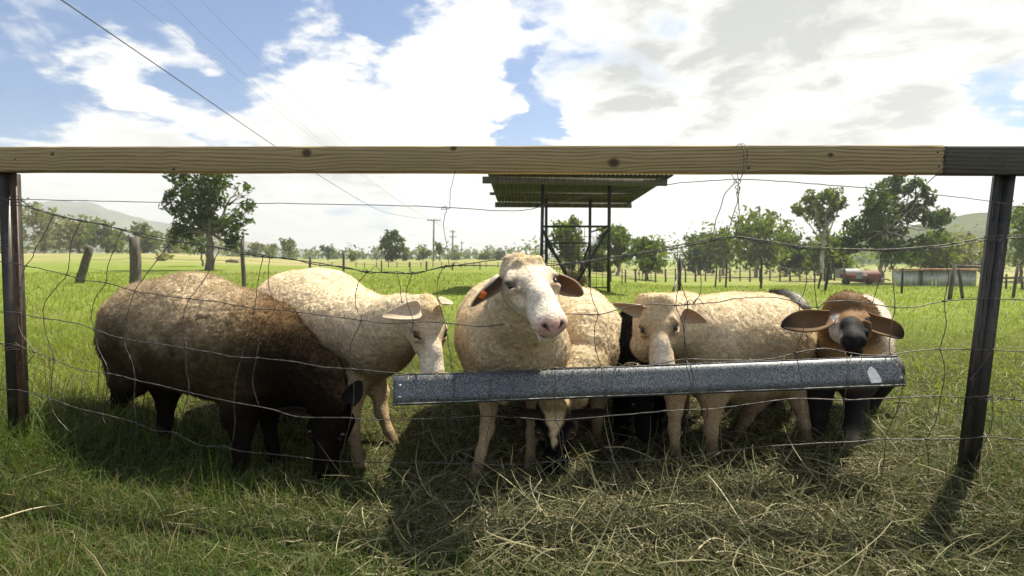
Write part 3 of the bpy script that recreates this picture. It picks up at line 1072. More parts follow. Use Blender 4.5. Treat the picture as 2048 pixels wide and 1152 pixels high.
for k in range(0, 9):           # back weldmesh
    s = k / 8
    bar('mesh_wire', lerp(bl, br, s) + [0, 0, .1], lerp(on_post(bl, tbl, z2), on_post(br, tbr, z2), s), 0.006)
for k in range(1, 6):
    z = bl[2] + .1 + (z2 - bl[2]) * k / 6
    bar('mesh_wire', on_post(bl, tbl, z), on_post(br, tbr, z), 0.006)
# V shaped hay rack
cbf, cbb = at(1146, 578, Yf0 + .1), at(1150, 568, Yf1 - .1)
for side, (pf, pb_) in enumerate(((on_post(fl, tl, z1 - .05), on_post(bl, tbl, z2)), (on_post(fr, tr_, z1 - .03), on_post(br, tbr, z2)))):
    bar('rack_bar', pf, cbf, 0.034)
    bar('rack_bar', pb_, cbb, 0.034)
    for k in range(1, 14):
        s = k / 14
        bar('rack_rod', lerp(pf, pb_, s), lerp(cbf, cbb, s), 0.0045)
    for k in range(1, 5):
        s = k / 5
        bar('rack_rod', lerp(pf, cbf, s), lerp(pb_, cbb, s), 0.0045)
bar('rack_bar', cbf, cbb, 0.03)


# ------------------------------------------------------------------ the near fence
FK = -0.0813


def fence_y(x):
    return 2.2 + FK * (x + 1.98)


def atf(px, py, off=0.0):
    """photograph pixel -> point on the (vertical) fence plane, moved off metres towards the viewer"""
    d = cam_dir(px, py)
    tt = (2.2 + FK * 1.98 - off) / (d[1] - FK * d[0])
    return np.array([0, 0, CAM_H]) + d * tt


fence = thing('wire_fence', (0.0, float(fence_y(0)), 0.0), 'timber railed fence of sagging wire mesh across the foreground', 'fence')

# top rail: two timbers, each with its own grain
fdir = np.array([1.0, FK, 0.0])
fdir /= np.linalg.norm(fdir)
fnrm = np.array([fdir[1], -fdir[0], 0.0])      # towards the viewer


def rail(pxa, pxb, ya0, ya1, yb0, yb1, thick, off, mat, seed, name='top_rail'):
    A0, A1 = atf(pxa, ya0, off), atf(pxa, ya1, off)
    B0, B1 = atf(pxb, yb0, off), atf(pxb, yb1, off)
    cen = (A0 + A1 + B0 + B1) / 4
    xax = (B0 + B1) / 2 - (A0 + A1) / 2
    L = np.linalg.norm(xax)
    xax /= L
    yax = np.cross(np.array([0, 0, 1.0]), xax)
    yax /= np.linalg.norm(yax)
    zax = np.cross(xax, yax)
    n = 120
    rng = np.random.default_rng(seed)
    prof = [(-1, -.86), (-1, .86), (-.90, 1), (.90, 1), (1, .90), (1, -.90), (.90, -1), (-.90, -1)]
    V = []
    for i, s in enumerate(np.linspace(0, 1, n)):
        h = (np.linalg.norm(A0 - A1) * (1 - s) + np.linalg.norm(B0 - B1) * s) / 2
        jt = 0.0009 * (vnoise(np.array([[s * L * 9, 0.3 + seed, 0.5]]), 1.0)[0] - .5) * 2
        jb = 0.0016 * (vnoise(np.array([[s * L * 7, 4.3 + seed, 0.5]]), 1.0)[0] - .5) * 2
        for (y, z) in prof:
            V.append(((s - .5) * L, y * thick / 2, z * h + (jt if z > 0 else jb)))
    V = np.array(V)
    k = len(prof)
    ii = np.arange(n - 1)[:, None] * k
    jj = np.arange(k)[None, :]
    Q = np.stack([ii + jj, ii + (jj + 1) % k, ii + k + (jj + 1) % k, ii + k + jj], -1).reshape(-1, 4)
    caps = np.array([list(range(k))[::-1], [(n - 1) * k + q for q in range(k)]])
    me = np_mesh(name, V, [Q, caps])
    o = link(name, me, mat, fence)
    Mx = Matrix(((xax[0], yax[0], zax[0]), (xax[1], yax[1], zax[1]), (xax[2], yax[2], zax[2]))).to_4x4()
    Mx.translation = Vector((cen + yax * thick / 2 - np.array(fence.location)).tolist())
    o.matrix_local = Mx
    return o, cen, L


def knot_x(px, pxa, pxb, L):
    a = atf(pxa, 318)
    b = atf(pxb, 318)
    q = atf(px, 318)
    return np.linalg.norm(q - a) - np.linalg.norm(b - a) / 2


_L = np.linalg.norm(atf(1887, 318) - atf(-600, 318))
kn = [(knot_x(p, -600, 1887, _L), z, r) for p, z, r in
      [(112, 0.018, 0.010), (612, 0.022, 0.022), (900, 0.038, 0.014), (1215, -0.012, 0.024), (1640, 0.014, 0.011), (1480, -0.03, 0.007), (350, -0.036, 0.008)]]
tim1 = make_timber('green_treated_pine', (0.37, 0.285, 0.145), (0.18, 0.135, 0.065), (0.44, 0.36, 0.21), kn)
tim2 = make_timber('darker_treated_pine', (0.085, 0.082, 0.062), (0.045, 0.042, 0.032), (0.125, 0.115, 0.09), [(0.30, 0.01, 0.018), (-0.22, -0.02, 0.008)])
rail(-600, 1887, 294.4, 341.6, 290, 346.5, 0.045, 0.035, tim1, 1)
o2, _, _ = rail(1889, 2650, 292, 348.5, 293, 351.5, 0.045, 0.028, tim2, 2)
o2['label'] = 'darker weathered timber end of the rail'
for (x, y) in [(1876, 304), (1878, 333), (1900, 306), (1903, 336), (30, 318), (1985, 318), (2012, 334)]:
    q = atf(x, y, 0.0355 if x < 1887 else 0.0285)
    part('nail_head', MB().tube([q - fnrm * .002, q + fnrm * .0006, q + fnrm * .0016], [.0034, .0034, .0018], 8), M['wire'], fence, True)


def picket(x0, y0, x1, y1, off, left):
    """star picket: three flanges, two of them turned to the viewer, with punched holes"""
    tp, bt = atf(x0, y0, off), atf(x1, y1, off)
    ax = tp - bt
    L = np.linalg.norm(ax)
    ax /= L
    ext = bt - ax * 0.22
    H = L + 0.22
    p = thing_part = bpy.data.objects.new('star_picket', None)
    COL.objects.link(p)
    p.parent = fence
    p.location = Vector((ext - np.array(fence.location)).tolist())
    side = fdir
    fw = 0.036
    if left:
        flanges = [('flange', -side * 0.80 + fnrm * 0.60, M['steel']), ('flange', side * 0.93 + fnrm * 0.36, M['brown_steel']), ('flange', -fnrm, M['steel'])]
    else:
        flanges = [('flange', -side * 0.86 + fnrm * 0.50, M['steel']), ('flange', side * 0.92 + fnrm * 0.40, M['steel']), ('flange', -fnrm, M['steel'])]
    hole_fl = 1 if left else 0
    for i, (nm, d, mt_) in enumerate(flanges):
        d = d / np.linalg.norm(d)
        d = d - ax * (d @ ax)
        d /= np.linalg.norm(d)
        nrm = np.cross(ax, d)
        R = np.stack([d, nrm, ax], 1)
        th = 0.0055
        mb = MB()
        if i == hole_fl:
            hz = sorted([0.06 + k * 0.104 for k in range(12) if 0.06 + k * 0.104 < H - .05])
            hw, c0 = 0.0075, fw * 0.55
            for (a, b_) in ((0.002, c0 - hw / 2), (c0 + hw / 2, fw)):
                mb.box(ext + d * (a + b_) / 2 + ax * H / 2, (b_ - a, th, H), R)
            z = 0.0
            for h in hz + [H + hw / 2]:
                top = h - hw / 2
                mb.box(ext + d * c0 + ax * (z + top) / 2, (hw, th * 0.98, top - z), R)
                z = h + hw / 2
        else:
            mb.box(ext + d * (fw / 2 + 0.001) + ax * H / 2, (fw, th, H), R)
        part(nm, mb, mt_, p)
    # thickened root where the flanges meet
    part('web', MB().tube([ext, ext + ax * H * .5, ext + ax * (H + .0008)], 0.0062, 8), M['steel'] if not left else M['brown_steel'], p, True)
    return p


picket(22, 346, 41, 850, 0.0, True)
picket(2003, 350, 1928, 955, 0.0, False)


def smooth_poly(P, n_per=5):
    """Catmull-Rom through the points"""
    P = np.asarray(P, float)
    Q = np.concatenate([[2 * P[0] - P[1]], P, [2 * P[-1] - P[-2]]])
    out = []
    for i in range(1, len(Q) - 2):
        p0, p1, p2, p3 = Q[i - 1:i + 3]
        for t in np.linspace(0, 1, n_per, endpoint=False):
            out.append(0.5 * ((2 * p1) + (-p0 + p2) * t + (2 * p0 - 5 * p1 + 4 * p2 - p3) * t * t + (-p0 + 3 * p1 - 3 * p2 + p3) * t ** 3))
    out.append(P[-1])
    return np.array(out)


def wire_off(px, py):
    """how far the mesh bellies out of the fence plane"""
    return 0.045 + 0.075 * math.sin(math.pi * min(1, max(0, (px - 30) / 1930))) * math.sin(math.pi * min(1, max(0.0, (py - 420) / 620)))


def wire(name, pts, r=0.00155, extra=0.0, n_per=5):
    P = []
    pts = list(pts)
    if name == 'line_wire':
        pts = [(-560, pts[0][1] - 6)] + pts + [(2600, pts[-1][1] + 14)]
    for q in pts:
        if len(q) == 3:
            P.append(atf(q[0], q[1], wire_off(q[0], q[1]) + q[2]))
        else:
            P.append(atf(q[0], q[1], wire_off(q[0], q[1]) + extra))
    P = smooth_poly(P, n_per)
    P = P + RNG.normal(size=P.shape) * 0.0006
    return part(name, MB().tube(P, r, 6, True), M['wire'], fence, True)


H0 = [(-120, 401), (22, 398), (38, 399), (200, 402), (360, 405), (560, 407), (780, 411), (890, 415), (960, 419), (1020, 422), (1060, 419), (1100, 408), (1210, 388), (1340, 368), (1430, 361), (1480, 359), (1540, 361), (1620, 367), (1720, 375), (1820, 385), (1900, 393), (1985, 403), (2048, 415), (2150, 425)]
H1 = [(-120, 396), (15, 398), (40, 400), (63, 414), (108, 430), (163, 441), (243, 458), (345, 480), (440, 495), (540, 513), (630, 525), (690, 536), (735, 543), (800, 547), (830, 545), (885, 535), (940, 527), (1010, 519), (1070, 526), (1130, 527), (1200, 518), (1300, 502), (1345, 493), (1400, 482), (1450, 474), (1480, 474), (1530, 481), (1590, 491), (1640, 496), (1720, 498), (1790, 498), (1900, 488), (1965, 476), (2048, 470), (2150, 466)]
H1b = [(-120, 404), (40, 411), (63, 417), (108, 428), (163, 443), (205, 448), (243, 460), (300, 476), (345, 484), (400, 489), (440, 497), (490, 508), (540, 515), (580, 516), (630, 529), (690, 534), (735, 546), (765, 544), (800, 544), (830, 548), (885, 533), (930, 531), (1010, 532), (1070, 533), (1130, 529), (1165, 526), (1200, 521), (1250, 513), (1300, 506), (1345, 498), (1400, 487), (1450, 477), (1480, 476), (1530, 485), (1590, 495), (1640, 500), (1680, 497), (1720, 501), (1790, 500), (1900, 493), (1965, 482), (2048, 474), (2150, 470)]
H2 = [(-120, 520), (0, 523), (52, 532), (80, 537), (135, 550), (165, 560), (213, 566), (270, 582), (310, 588), (345, 594), (380, 597), (440, 605), (510, 617), (550, 619), (640, 630), (725, 641), (775, 647), (830, 644), (880, 645), (930, 650), (960, 653), (1010, 648), (1060, 640), (1113, 630), (1150, 628), (1197, 629), (1230, 621), (1270, 612), (1310, 608), (1350, 611), (1375, 609), (1430, 605), (1470, 598), (1525, 594), (1575, 599), (1605, 611), (1635, 614), (1655, 604), (1700, 602), (1745, 608), (1790, 615), (1830, 614), (1890, 602), (1965, 597), (2000, 598), (2048, 600), (2150, 604)]
H3 = [(-120, 622), (0, 624), (35, 625), (60, 632), (90, 637), (150, 646), (195, 661), (240, 676), (330, 690), (370, 696), (420, 704), (470, 714), (510, 716), (580, 722), (640, 733), (700, 738), (790, 746), (845, 748), (950, 747), (1050, 744), (1110, 736), (1200, 735), (1290, 732), (1350, 721), (1375, 718), (1440, 720), (1530, 719), (1590, 706), (1635, 698), (1660, 698), (1690, 704), (1745, 711), (1790, 708), (1830, 702), (1880, 699), (1960, 699), (2048, 703), (2150, 706)]
H4 = [(-120, 684), (0, 687), (30, 690), (68, 704), (105, 718), (140, 733), (180, 743), (230, 749), (270, 760), (330, 773), (400, 790), (470, 805), (545, 819), (600, 834), (690, 835), (740, 840), (840, 838), (900, 836), (960, 832), (1040, 836), (1110, 840), (1220, 832), (1330, 822), (1420, 818), (1500, 808), (1590, 797), (1690, 800), (1740, 798), (1800, 795), (1880, 792), (1930, 795), (1970, 792), (2010, 798), (2048, 800), (2150, 806)]
H5 = [(-120, 772), (0, 778), (50, 783), (110, 800), (150, 815), (205, 828), (270, 845), (310, 861), (350, 866), (400, 891), (450, 893), (480, 902), (535, 907), (580, 912), (660, 921), (740, 924), (830, 925), (940, 928), (1030, 930), (1140, 920), (1230, 925), (1350, 916), (1450, 902), (1530, 893), (1640, 886), (1700, 884), (1770, 878), (1850, 879), (1930, 877), (1975, 874), (2048, 880), (2150, 884)]
for h in (H0, H1, H1b, H2, H3, H4, H5):
    wire('line_wire', h, 0.0017 if h is not H0 else 0.0014)
stays = [
    [(107, 430), (90, 465), (72, 495), (65, 515), (50, 535), (42, 570), (39, 610), (36, 645), (45, 670), (68, 703), (60, 720), (52, 732)],
    [(163, 441), (148, 470), (142, 490), (139, 520), (133, 550), (110, 578), (92, 600), (86, 620), (88, 640), (93, 672), (103, 700), (108, 720), (103, 760), (102, 800), (107, 825), (122, 845), (138, 862)],
    [(243, 459), (230, 495), (216, 530), (211, 566), (193, 592), (185, 615), (183, 640), (190, 661), (194, 690), (205, 715), (216, 740), (213, 785), (204, 828), (212, 850)],
    [(345, 482), (318, 515), (290, 552), (270, 582), (256, 625), (248, 680), (264, 725), (270, 760), (268, 800), (272, 845), (270, 880)],
    [(440, 496), (425, 530), (402, 568), (380, 597), (368, 625), (366, 670), (374, 697), (372, 740), (378, 780), (364, 830), (352, 866), (352, 910)],
    [(527, 511), (517, 555), (510, 617), (500, 660), (482, 716), (472, 760), (468, 806), (470, 850), (462, 898), (465, 930)],
    [(540, 514), (536, 545), (539, 580), (550, 619), (524, 655), (513, 717), (505, 765), (518, 812)],
    [(735, 543), (716, 568), (711, 600), (716, 625), (723, 640), (702, 690), (702, 738), (708, 780), (702, 836), (692, 875), (680, 922), (682, 945)],
    [(795, 548), (801, 580), (803, 606)],
    [(826, 545), (815, 572), (812, 592), (818, 618), (827, 645), (820, 668)],
    [(886, 536), (876, 560), (875, 590), (883, 625), (890, 646), (897, 690), (905, 747), (908, 790), (903, 836), (910, 880), (905, 927)],
    [(1165, 525), (1178, 560), (1185, 600), (1197, 629), (1190, 652), (1190, 690), (1202, 735), (1205, 765), (1213, 788), (1216, 832), (1226, 880), (1222, 925)],
    [(1337, 494), (1353, 520), (1358, 560), (1352, 611), (1364, 640), (1371, 690), (1378, 719), (1390, 760), (1404, 790), (1416, 818), (1408, 860), (1404, 905)],
    [(1355, 491), (1356, 540), (1366, 580), (1375, 609), (1369, 650), (1371, 720), (1380, 760), (1378, 820), (1370, 870), (1372, 914)],
    [(1474, 362), (1452, 385), (1443, 410), (1432, 440), (1424, 475), (1413, 505), (1402, 535), (1402, 575), (1398, 592), (1388, 606)],
    [(1476, 364), (1477, 400), (1478, 440), (1471, 474)],
    [(1475, 405), (1463, 440), (1455, 474)],
    [(1590, 492), (1608, 525), (1613, 560), (1606, 590), (1597, 607), (1605, 640), (1605, 665), (1592, 700), (1600, 745), (1606, 775), (1600, 797), (1590, 850), (1572, 888), (1552, 930), (1545, 960)],
    [(1612, 495), (1628, 525), (1630, 575), (1634, 613), (1640, 622)],
    [(1828, 352), (1831, 390), (1824, 430), (1808, 465), (1790, 495), (1779, 516), (1768, 545), (1757, 565), (1745, 606)],
    [(1870, 352), (1845, 375), (1832, 390)],
    [(1783, 516), (1785, 560), (1790, 615), (1783, 650), (1779, 705), (1792, 722), (1805, 745), (1806, 770), (1801, 795), (1790, 830), (1772, 870), (1770, 905), (1762, 960)],
    [(1907, 485), (1893, 520), (1897, 560), (1889, 602), (1892, 650), (1882, 690), (1880, 700), (1890, 740), (1882, 792), (1872, 840), (1854, 878), (1857, 915), (1857, 955)],
    [(2008, 480), (1998, 530), (1990, 598), (1988, 660), (1984, 699), (1960, 735), (1938, 762)],
    [(1985, 800), (1985, 840), (1975, 874), (1958, 905), (1948, 930)],
    [(1695, 745), (1690, 798), (1684, 850), (1668, 884), (1660, 920)],
    [(1110, 737), (1109, 790), (1112, 840), (1126, 870), (1122, 921), (1120, 950)],
    [(985, 747), (978, 790), (984, 832), (972, 880), (978, 929)],
]
for s_ in stays:
    wire('stay_wire', s_, 0.0014)
# ties and loops
wire('tie_wire', [(911, 340), (905, 365), (901, 378), (900, 398), (899, 416), (891, 418), (883, 419), (886, 414), (893, 415), (888, 440), (887, 455), (893, 490), (898, 530)], 0.0012)
wire('tie_wire', [(1462, 347, .05), (1472, 362, .02), (1475, 366), (1484, 352, .06), (1493, 326, .05), (1494, 300, .05), (1490, 289, .03), (1483, 288, 0), (1478, 293, -.02)], 0.0012)
wire('tie_wire', [(1474, 343, .05), (1478, 362, .02), (1485, 345, .05), (1488, 318, .05), (1487, 300, .05), (1484, 288, .03), (1476, 289, 0), (1471, 296, -.02)], 0.0012)
wire('tie_wire', [(1466, 366), (1473, 358), (1482, 362), (1476, 370), (1470, 374), (1477, 380), (1480, 372), (1478, 388), (1473, 384), (1476, 404)], 0.0012)
wire('tie_wire', [(1886, 296, .02), (1889, 308, .02), (1884, 320, .02), (1888, 332, .02), (1883, 340, .02), (1870, 352)], 0.0012)
for q in [(1365, 609), (1380, 606), (735, 541), (897, 533)]:
    x, y = q
    wire('tie_wire', [(x - 12, y + 2), (x - 4, y - 3), (x + 4, y + 3), (x + 9, y - 3), (x + 15, y - 9), (x + 22, y - 4), (x + 26, y + 4)], 0.0011)
for (x, y) in [(24, 398), (24, 692), (1992, 476), (1985, 796)]:
    wire('tie_wire', [(x - 24, y - 4), (x - 8, y + 3, .0), (x + 4, y - 6, .01), (x + 13, y - 2, .01), (x + 8, y + 5, .01), (x - 4, y + 2, .012), (x - 14, y + 8), (x + 16, y + 6)], 0.0013)
for k in range(4):        # coils where the wires are wrapped at the right hand picket
    wire('tie_wire', [(1960 + k * 22 + 3 * math.cos(a * .9), 796 + 5 * math.sin(a * .9), 0.004 * math.cos(a)) for a in range(9)], 0.0011)
km = MB().tube([(-.007, 0, 0), (-.0035, 0, .0005), (.0035, 0, -.0005), (.007, 0, 0)], [.0022, .0031, .0031, .0022], 6).mesh('wire_knot', True)
for (x, y) in [(108, 430), (163, 441), (243, 459), (345, 482), (440, 496), (527, 511), (540, 514), (735, 543), (826, 545), (886, 535), (1165, 525), (1337, 494), (1355, 491), (1590, 492), (1612, 495), (1907, 486),
               (52, 532), (135, 550), (213, 566), (270, 582), (380, 597), (510, 617), (550, 619), (723, 641), (827, 645), (890, 646), (1197, 629), (1352, 611), (1375, 609), (1597, 607), (1636, 614), (1790, 615), (1889, 602), (1990, 598),
               (39, 626), (90, 637), (190, 661), (240, 676), (372, 696), (513, 716), (482, 715), (702, 738), (905, 748), (1110, 736), (1202, 735), (1375, 718), (1592, 705), (1635, 698), (1880, 699), (1984, 699),
               (68, 704), (107, 718), (216, 747), (270, 760), (468, 805), (702, 836), (1800, 795), (1882, 792), (1690, 799), (1112, 840), (205, 828), (352, 866), (1854, 878), (1772, 878), (462, 898)]:
    q = atf(x, y, wire_off(x, y))
    o = link('wire_knot', km, M['wire'], fence, Vector((q - np.array(fence.location)).tolist()))
    o.rotation_euler = (RNG.uniform(-.3, .3), RNG.uniform(-.25, .25), math.atan(FK))

# ------------------------------------------------------------------ feed trough
TL0, TL1 = at(787, 751, 2.035), at(787, 807, 1.995)
TR0, TR1 = at(1796, 712, 1.985), at(1812, 768, 1.945)
trough = thing('feed_trough', (TL1 + TR1) / 2, 'long galvanised metal feed trough wired to the fence in front of the sheep', 'feed trough')
ux = (TR0 - TL0) / np.linalg.norm(TR0 - TL0)
back = np.array([-ux[1], ux[0], 0.0])
dn = np.array([0, 0, -1.0])


def trough_grid(prof, n=60, wob=0.0015):
    """prof: (towards the back, down) offsets from the top front edge"""
    G = np.zeros((n, len(prof), 3))
    for i, s in enumerate(np.linspace(0, 1, n)):
        p0 = TL0 * (1 - s) + TR0 * s
        p1 = TL1 * (1 - s) + TR1 * s
        face = p1 - p0
        for j, (f, b, d) in enumerate(prof):
            w = wob * (vnoise(np.array([[s * 9, j * 1.7, .4]]), 1.0)[0] - .5)
            G[i, j] = p0 + face * f + back * (b + w) + dn * d
    return G


part('front_sheet', MB().sheet(trough_grid([(0, 0, 0), (.25, 0, 0), (.5, 0, 0), (.75, 0, 0), (1, 0, 0)], 110, 0.0018), 0.0016), M['galv'], trough, True)
part('bottom_lip', MB().sheet(trough_grid([(1, -.0006, .0004), (1, -.0016, .0016), (1, -.0006, .0026)], wob=0.003), 0.0010), M['zinc'], trough, True)
part('base_sheet', MB().sheet(trough_grid([(1, .003, .0035), (1, .022, .013), (1, .09, .016), (1, .105, .004)]), 0.0015), M['galv'], trough, True)
part('back_sheet', MB().sheet(trough_grid([(0, .125, 0.048), (1, .108, 0)]), 0.0016), M['galv'], trough, True)
part('rim', MB().tube(trough_grid([(0, 0.0, -.001)], 60, .0012)[:, 0], 0.0012, 6), M['galv'], trough, True)
for P0, P1, sg in ((TL0, TL1, -1), (TR0, TR1, 1)):
    a, b_, c, d = P0, P0 + back * .125 + dn * .048, P1 + back * .105 + dn * .02, P1 + dn * .01
    e = ux * sg * 0.0015
    mb = MB().add(np.array([a + e, b_ + e, c + e, d + e, a - e, b_ - e, c - e, d - e]),
                  [[0, 1, 2, 3], [7, 6, 5, 4], [0, 4, 5, 1], [1, 5, 6, 2], [2, 6, 7, 3], [3, 7, 4, 0]])
    part('end_plate', mb, M['galv'], trough)
fn = np.cross(ux, TL1 - TL0)
fn /= np.linalg.norm(fn)
if fn[1] > 0:
    fn = -fn
for (x, y) in [(799, 770), (800, 796), (1799, 757), (1797, 729)]:
    s = (x - 787) / (1805 - 787)
    q = at(x, y, 2.01 * (1 - s) + 1.962 * s)
    # drop onto the sheet
    p0 = TL0 * (1 - s) + TR0 * s
    q = q - fn * ((q - p0) @ fn)
    part('rivet', MB().tube([q - fn * .001, q + fn * .002, q + fn * .0042], [.0058, .0052, .0025], 8), M['zinc'], trough, True)
# chalky white smear on the sheet
s = (1748 - 787) / (1805 - 787)
out = [(1734, 744), (1737, 736), (1742, 733), (1749, 738), (1756, 748), (1761, 757), (1764, 764.5), (1753, 765.5), (1742, 766.5), (1738, 757), (1735, 750)]
pp = []
for (x, y) in out:
    sx = (x - 787) / (1805 - 787)
    q = at(x, y, 2.0)
    d = q - np.array([0, 0, CAM_H])
    p0 = TL0 * (1 - sx) + TR0 * sx
    tt = ((p0 - np.array([0, 0, CAM_H])) @ fn) / (d @ fn)
    pp.append(np.array([0, 0, CAM_H]) + d * tt + fn * 0.0022)
pp = np.array(pp)
mb = MB().add(np.concatenate([[pp.mean(0)], pp]), None, [[0, k + 1, (k + 1) % len(pp) + 1] for k in range(len(pp))])
part('white_smear', mb, M['white_patch'], trough)
for (a, b_) in [((1203, 736), (1210, 792)), ((1110, 736), (1108, 790)), ((1372, 719), (1386, 766)), ((1779, 712), (1806, 770)), ((905, 747), (907, 800)), ((1690, 704), (1697, 772))]:
    P = smooth_poly([atf(a[0], a[1], .06), atf((a[0] + b_[0]) / 2 + 5, (a[1] + b_[1]) / 2, .10), atf(b_[0], b_[1], .10), at(b_[0] - 3, b_[1] + 8, 2.02)], 6)
    part('hanging_wire', MB().tube(P, 0.0012, 5), M['wire'], trough, True)


# ------------------------------------------------------------------ animals: one continuous body each, grown from a blended distance field
def unit(v):
    v = np.asarray(v, float)
    return v / np.linalg.norm(v)


class Animal:
    def __init__(self, cell):
        self.cell = cell
        self.pr = []          # a, b, ra, rb, k, tag
        self.cut = []
        self.H = None
        self.eyes, self.hooves = [], []

    def cone(self, a, b, ra, rb, k, tag):
        self.pr.append((np.asarray(a, float), np.asarray(b, float), ra, rb, k, tag))

    def chain(self, pts, k, tag):
        """pts: (px, py, Y, radius px)"""
        shrink = k / 5.5 if tag in ('body', 'neck', 'rump') else 0.0
        Q = [(at(x, y, Y), max(r * Y / FPX - shrink, 0.008)) for (x, y, Y, r) in pts]
        if len(Q) == 1:
            self.cone(Q[0][0], Q[0][0] + [0, 0, 1e-4], Q[0][1], Q[0][1], k, tag)
        for (a, ra), (b, rb) in zip(Q[:-1], Q[1:]):
            self.cone(a, b, ra, rb, k, tag)

    def leg(self, pts, tag='leg', hoof=True, k=0.02):
        pts = [pts[0]] + [(x, y, Y, r * 0.80) for (x, y, Y, r) in pts[1:]]
        self.chain(pts, k, tag)
        if hoof:
            (x0, y0, Y0, r0), (x1, y1, Y1, r1) = pts[-2], pts[-1]
            self.hooves.append((at(x0, y0, Y0), at(x1, y1, Y1), r1 * Y1 / FPX))

    def head(self, poll, n, face, L, wx=1.0, tag='head', goat=False):
        n = unit(n)
        z = np.asarray(face, float)
        z = unit(z - n * (z @ n))
        x = np.cross(n, z)
        self.H = (np.asarray(poll, float), np.stack([x, n, z], 1), L, wx)

        def g(p):
            return self.H[0] + self.H[1] @ (np.array([p[0] * wx, p[1], p[2]]) * L)

        def c(a, b, ra, rb, k=.05, t=tag):
            self.cone(g(a), g(b), ra * L, rb * L, k * L, t)

        def pair(a, b, ra, rb, k=.05, t=tag):
            for s in (-1, 1):
                c((a[0] * s, a[1], a[2]), (b[0] * s, b[1], b[2]), ra, rb, k, t)
        wide = 0.9 if goat else 1.0
        pair((.055, .08, -.17), (.065, .34, -.15), .165, .150, .08)                     # cranium and forehead
        pair((.10, .26, -.30), (.07, .52, -.26), .125, .095, .10)                        # cheeks
        c((0, .22, -.36), (0, .72, -.29), .12, .075, .10)                                # lower jaw
        c((0, .30, -.115), (0, .62, -.105), .135, .120, .08)                             # nose bridge, slightly roman
        c((0, .60, -.11), (0, .88, -.145), .118, .098, .07)
        pair((.048, .72, -.17), (.056, .90, -.180), .092 * wide, .090 * wide, .06)       # muzzle sides
        pair((.035, .93, -.215), (.020, .955, -.225), .060, .058, .04)                   # upper lips
        pair((.02, .68, -.30), (.032, .905, -.328), .068, .056, .05)                             # chin
        c((0, .955, -.150), (0, .965, -.175), .062, .055, .04)                           # nose pad
        pair((.135, .27, -.060), (.172, .345, -.075), .052, .036, .03) 
        pair((.130, .470, -.085), (.165, .450, -.115), .036, .030, .03)                   # brows
        pair((.150, .42, -.175), (.120, .56, -.20), .050, .035, .06)                     # cheek bones
        for s in (-1, 1):
            self.cut.append((g((s * .062, .985, -.125)), g((s * .034, 1.030, -.175)), .017 * L, .012 * L))   # nostrils
            self.cut.append((g((s * .156, .72, -.232)), g((s * .122, .895, -.274)), .012 * L, .015 * L))      # mouth line
            self.cut.append((g((s * .122, .895, -.274)), g((0, 1.005, -.286)), .015 * L, .012 * L))
            self.cut.append((g((s * .200, .378, -.078)), g((s * .132, .462, -.050)), .020 * L, .012 * L))    # lid slit
        for s in (-1, 1):
            self.eyes.append((g((s * .152, .402, -.092)), .041 * L))
        self.g = g
        return g

    # ---- field -> mesh
    def field(self):
        c = self.cell
        lo = np.min([np.minimum(p[0] - p[2], p[1] - p[3]) for p in self.pr], 0) - 0.06
        hi = np.max([np.maximum(p[0] + p[2], p[1] + p[3]) for p in self.pr], 0) + 0.06
        n = np.ceil((hi - lo) / c).astype(int) + 1
        D = np.full(n, 1.0, np.float32)
        ax = [lo[i] + np.arange(n[i]) * c for i in range(3)]

        def sub(a, b, r, m):
            l = np.clip(np.floor((np.minimum(a, b) - r - m - lo) / c).astype(int), 0, n)
            h = np.clip(np.ceil((np.maximum(a, b) + r + m - lo) / c).astype(int) + 1, 0, n)
            sl = tuple(slice(l[i], h[i]) for i in range(3))
            X = [ax[i][sl[i]].astype(np.float32) for i in range(3)]
            return sl, X

        def dist(X, a, b, ra, rb):
            d = b - a
            dd = max(d @ d, 1e-12)
            px, py, pz = X[0][:, None, None] - a[0], X[1][None, :, None] - a[1], X[2][None, None, :] - a[2]
            t = np.clip((px * d[0] + py * d[1] + pz * d[2]) / dd, 0, 1)
            return np.sqrt((px - t * d[0]) ** 2 + (py - t * d[1]) ** 2 + (pz - t * d[2]) ** 2) - (ra + (rb - ra) * t)
        for a, b, ra, rb, k, tag_ in self.pr:
            sl, X = sub(a, b, max(ra, rb), k + 3 * c)
            d = dist(X, a, b, ra, rb).astype(np.float32)
            o = D[sl]
            h = np.clip(.5 + .5 * (o - d) / k, 0, 1)
            D[sl] = o * (1 - h) + d * h - k * h * (1 - h)
        for a, b, ra, rb in self.cut:
            sl, X = sub(a, b, max(ra, rb), 4 * c)
            d = -dist(X, a, b, ra, rb).astype(np.float32)
            k = 0.006
            o = D[sl]
            h = np.clip(.5 - .5 * (o - d) / k, 0, 1)
            D[sl] = o * (1 - h) + d * h + k * h * (1 - h)
        return D, lo

    def surface(self):
        D, lo = self.field()
        ins = D < 0
        nx, ny, nz = D.shape
        cnt = np.zeros((nx - 1, ny - 1, nz - 1), np.int8)
        offs = [(i, j, k) for i in (0, 1) for j in (0, 1) for k in (0, 1)]
        for (i, j, k) in offs:
            cnt += ins[i:nx - 1 + i, j:ny - 1 + j, k:nz - 1 + k]
        act = np.argwhere((cnt > 0) & (cnt < 8))
        idx = np.full(cnt.shape, -1, np.int32)
        idx[act[:, 0], act[:, 1], act[:, 2]] = np.arange(len(act))
        val = {o: D[act[:, 0] + o[0], act[:, 1] + o[1], act[:, 2] + o[2]] for o in offs}
        acc = np.zeros((len(act), 3))
        num = np.zeros(len(act))
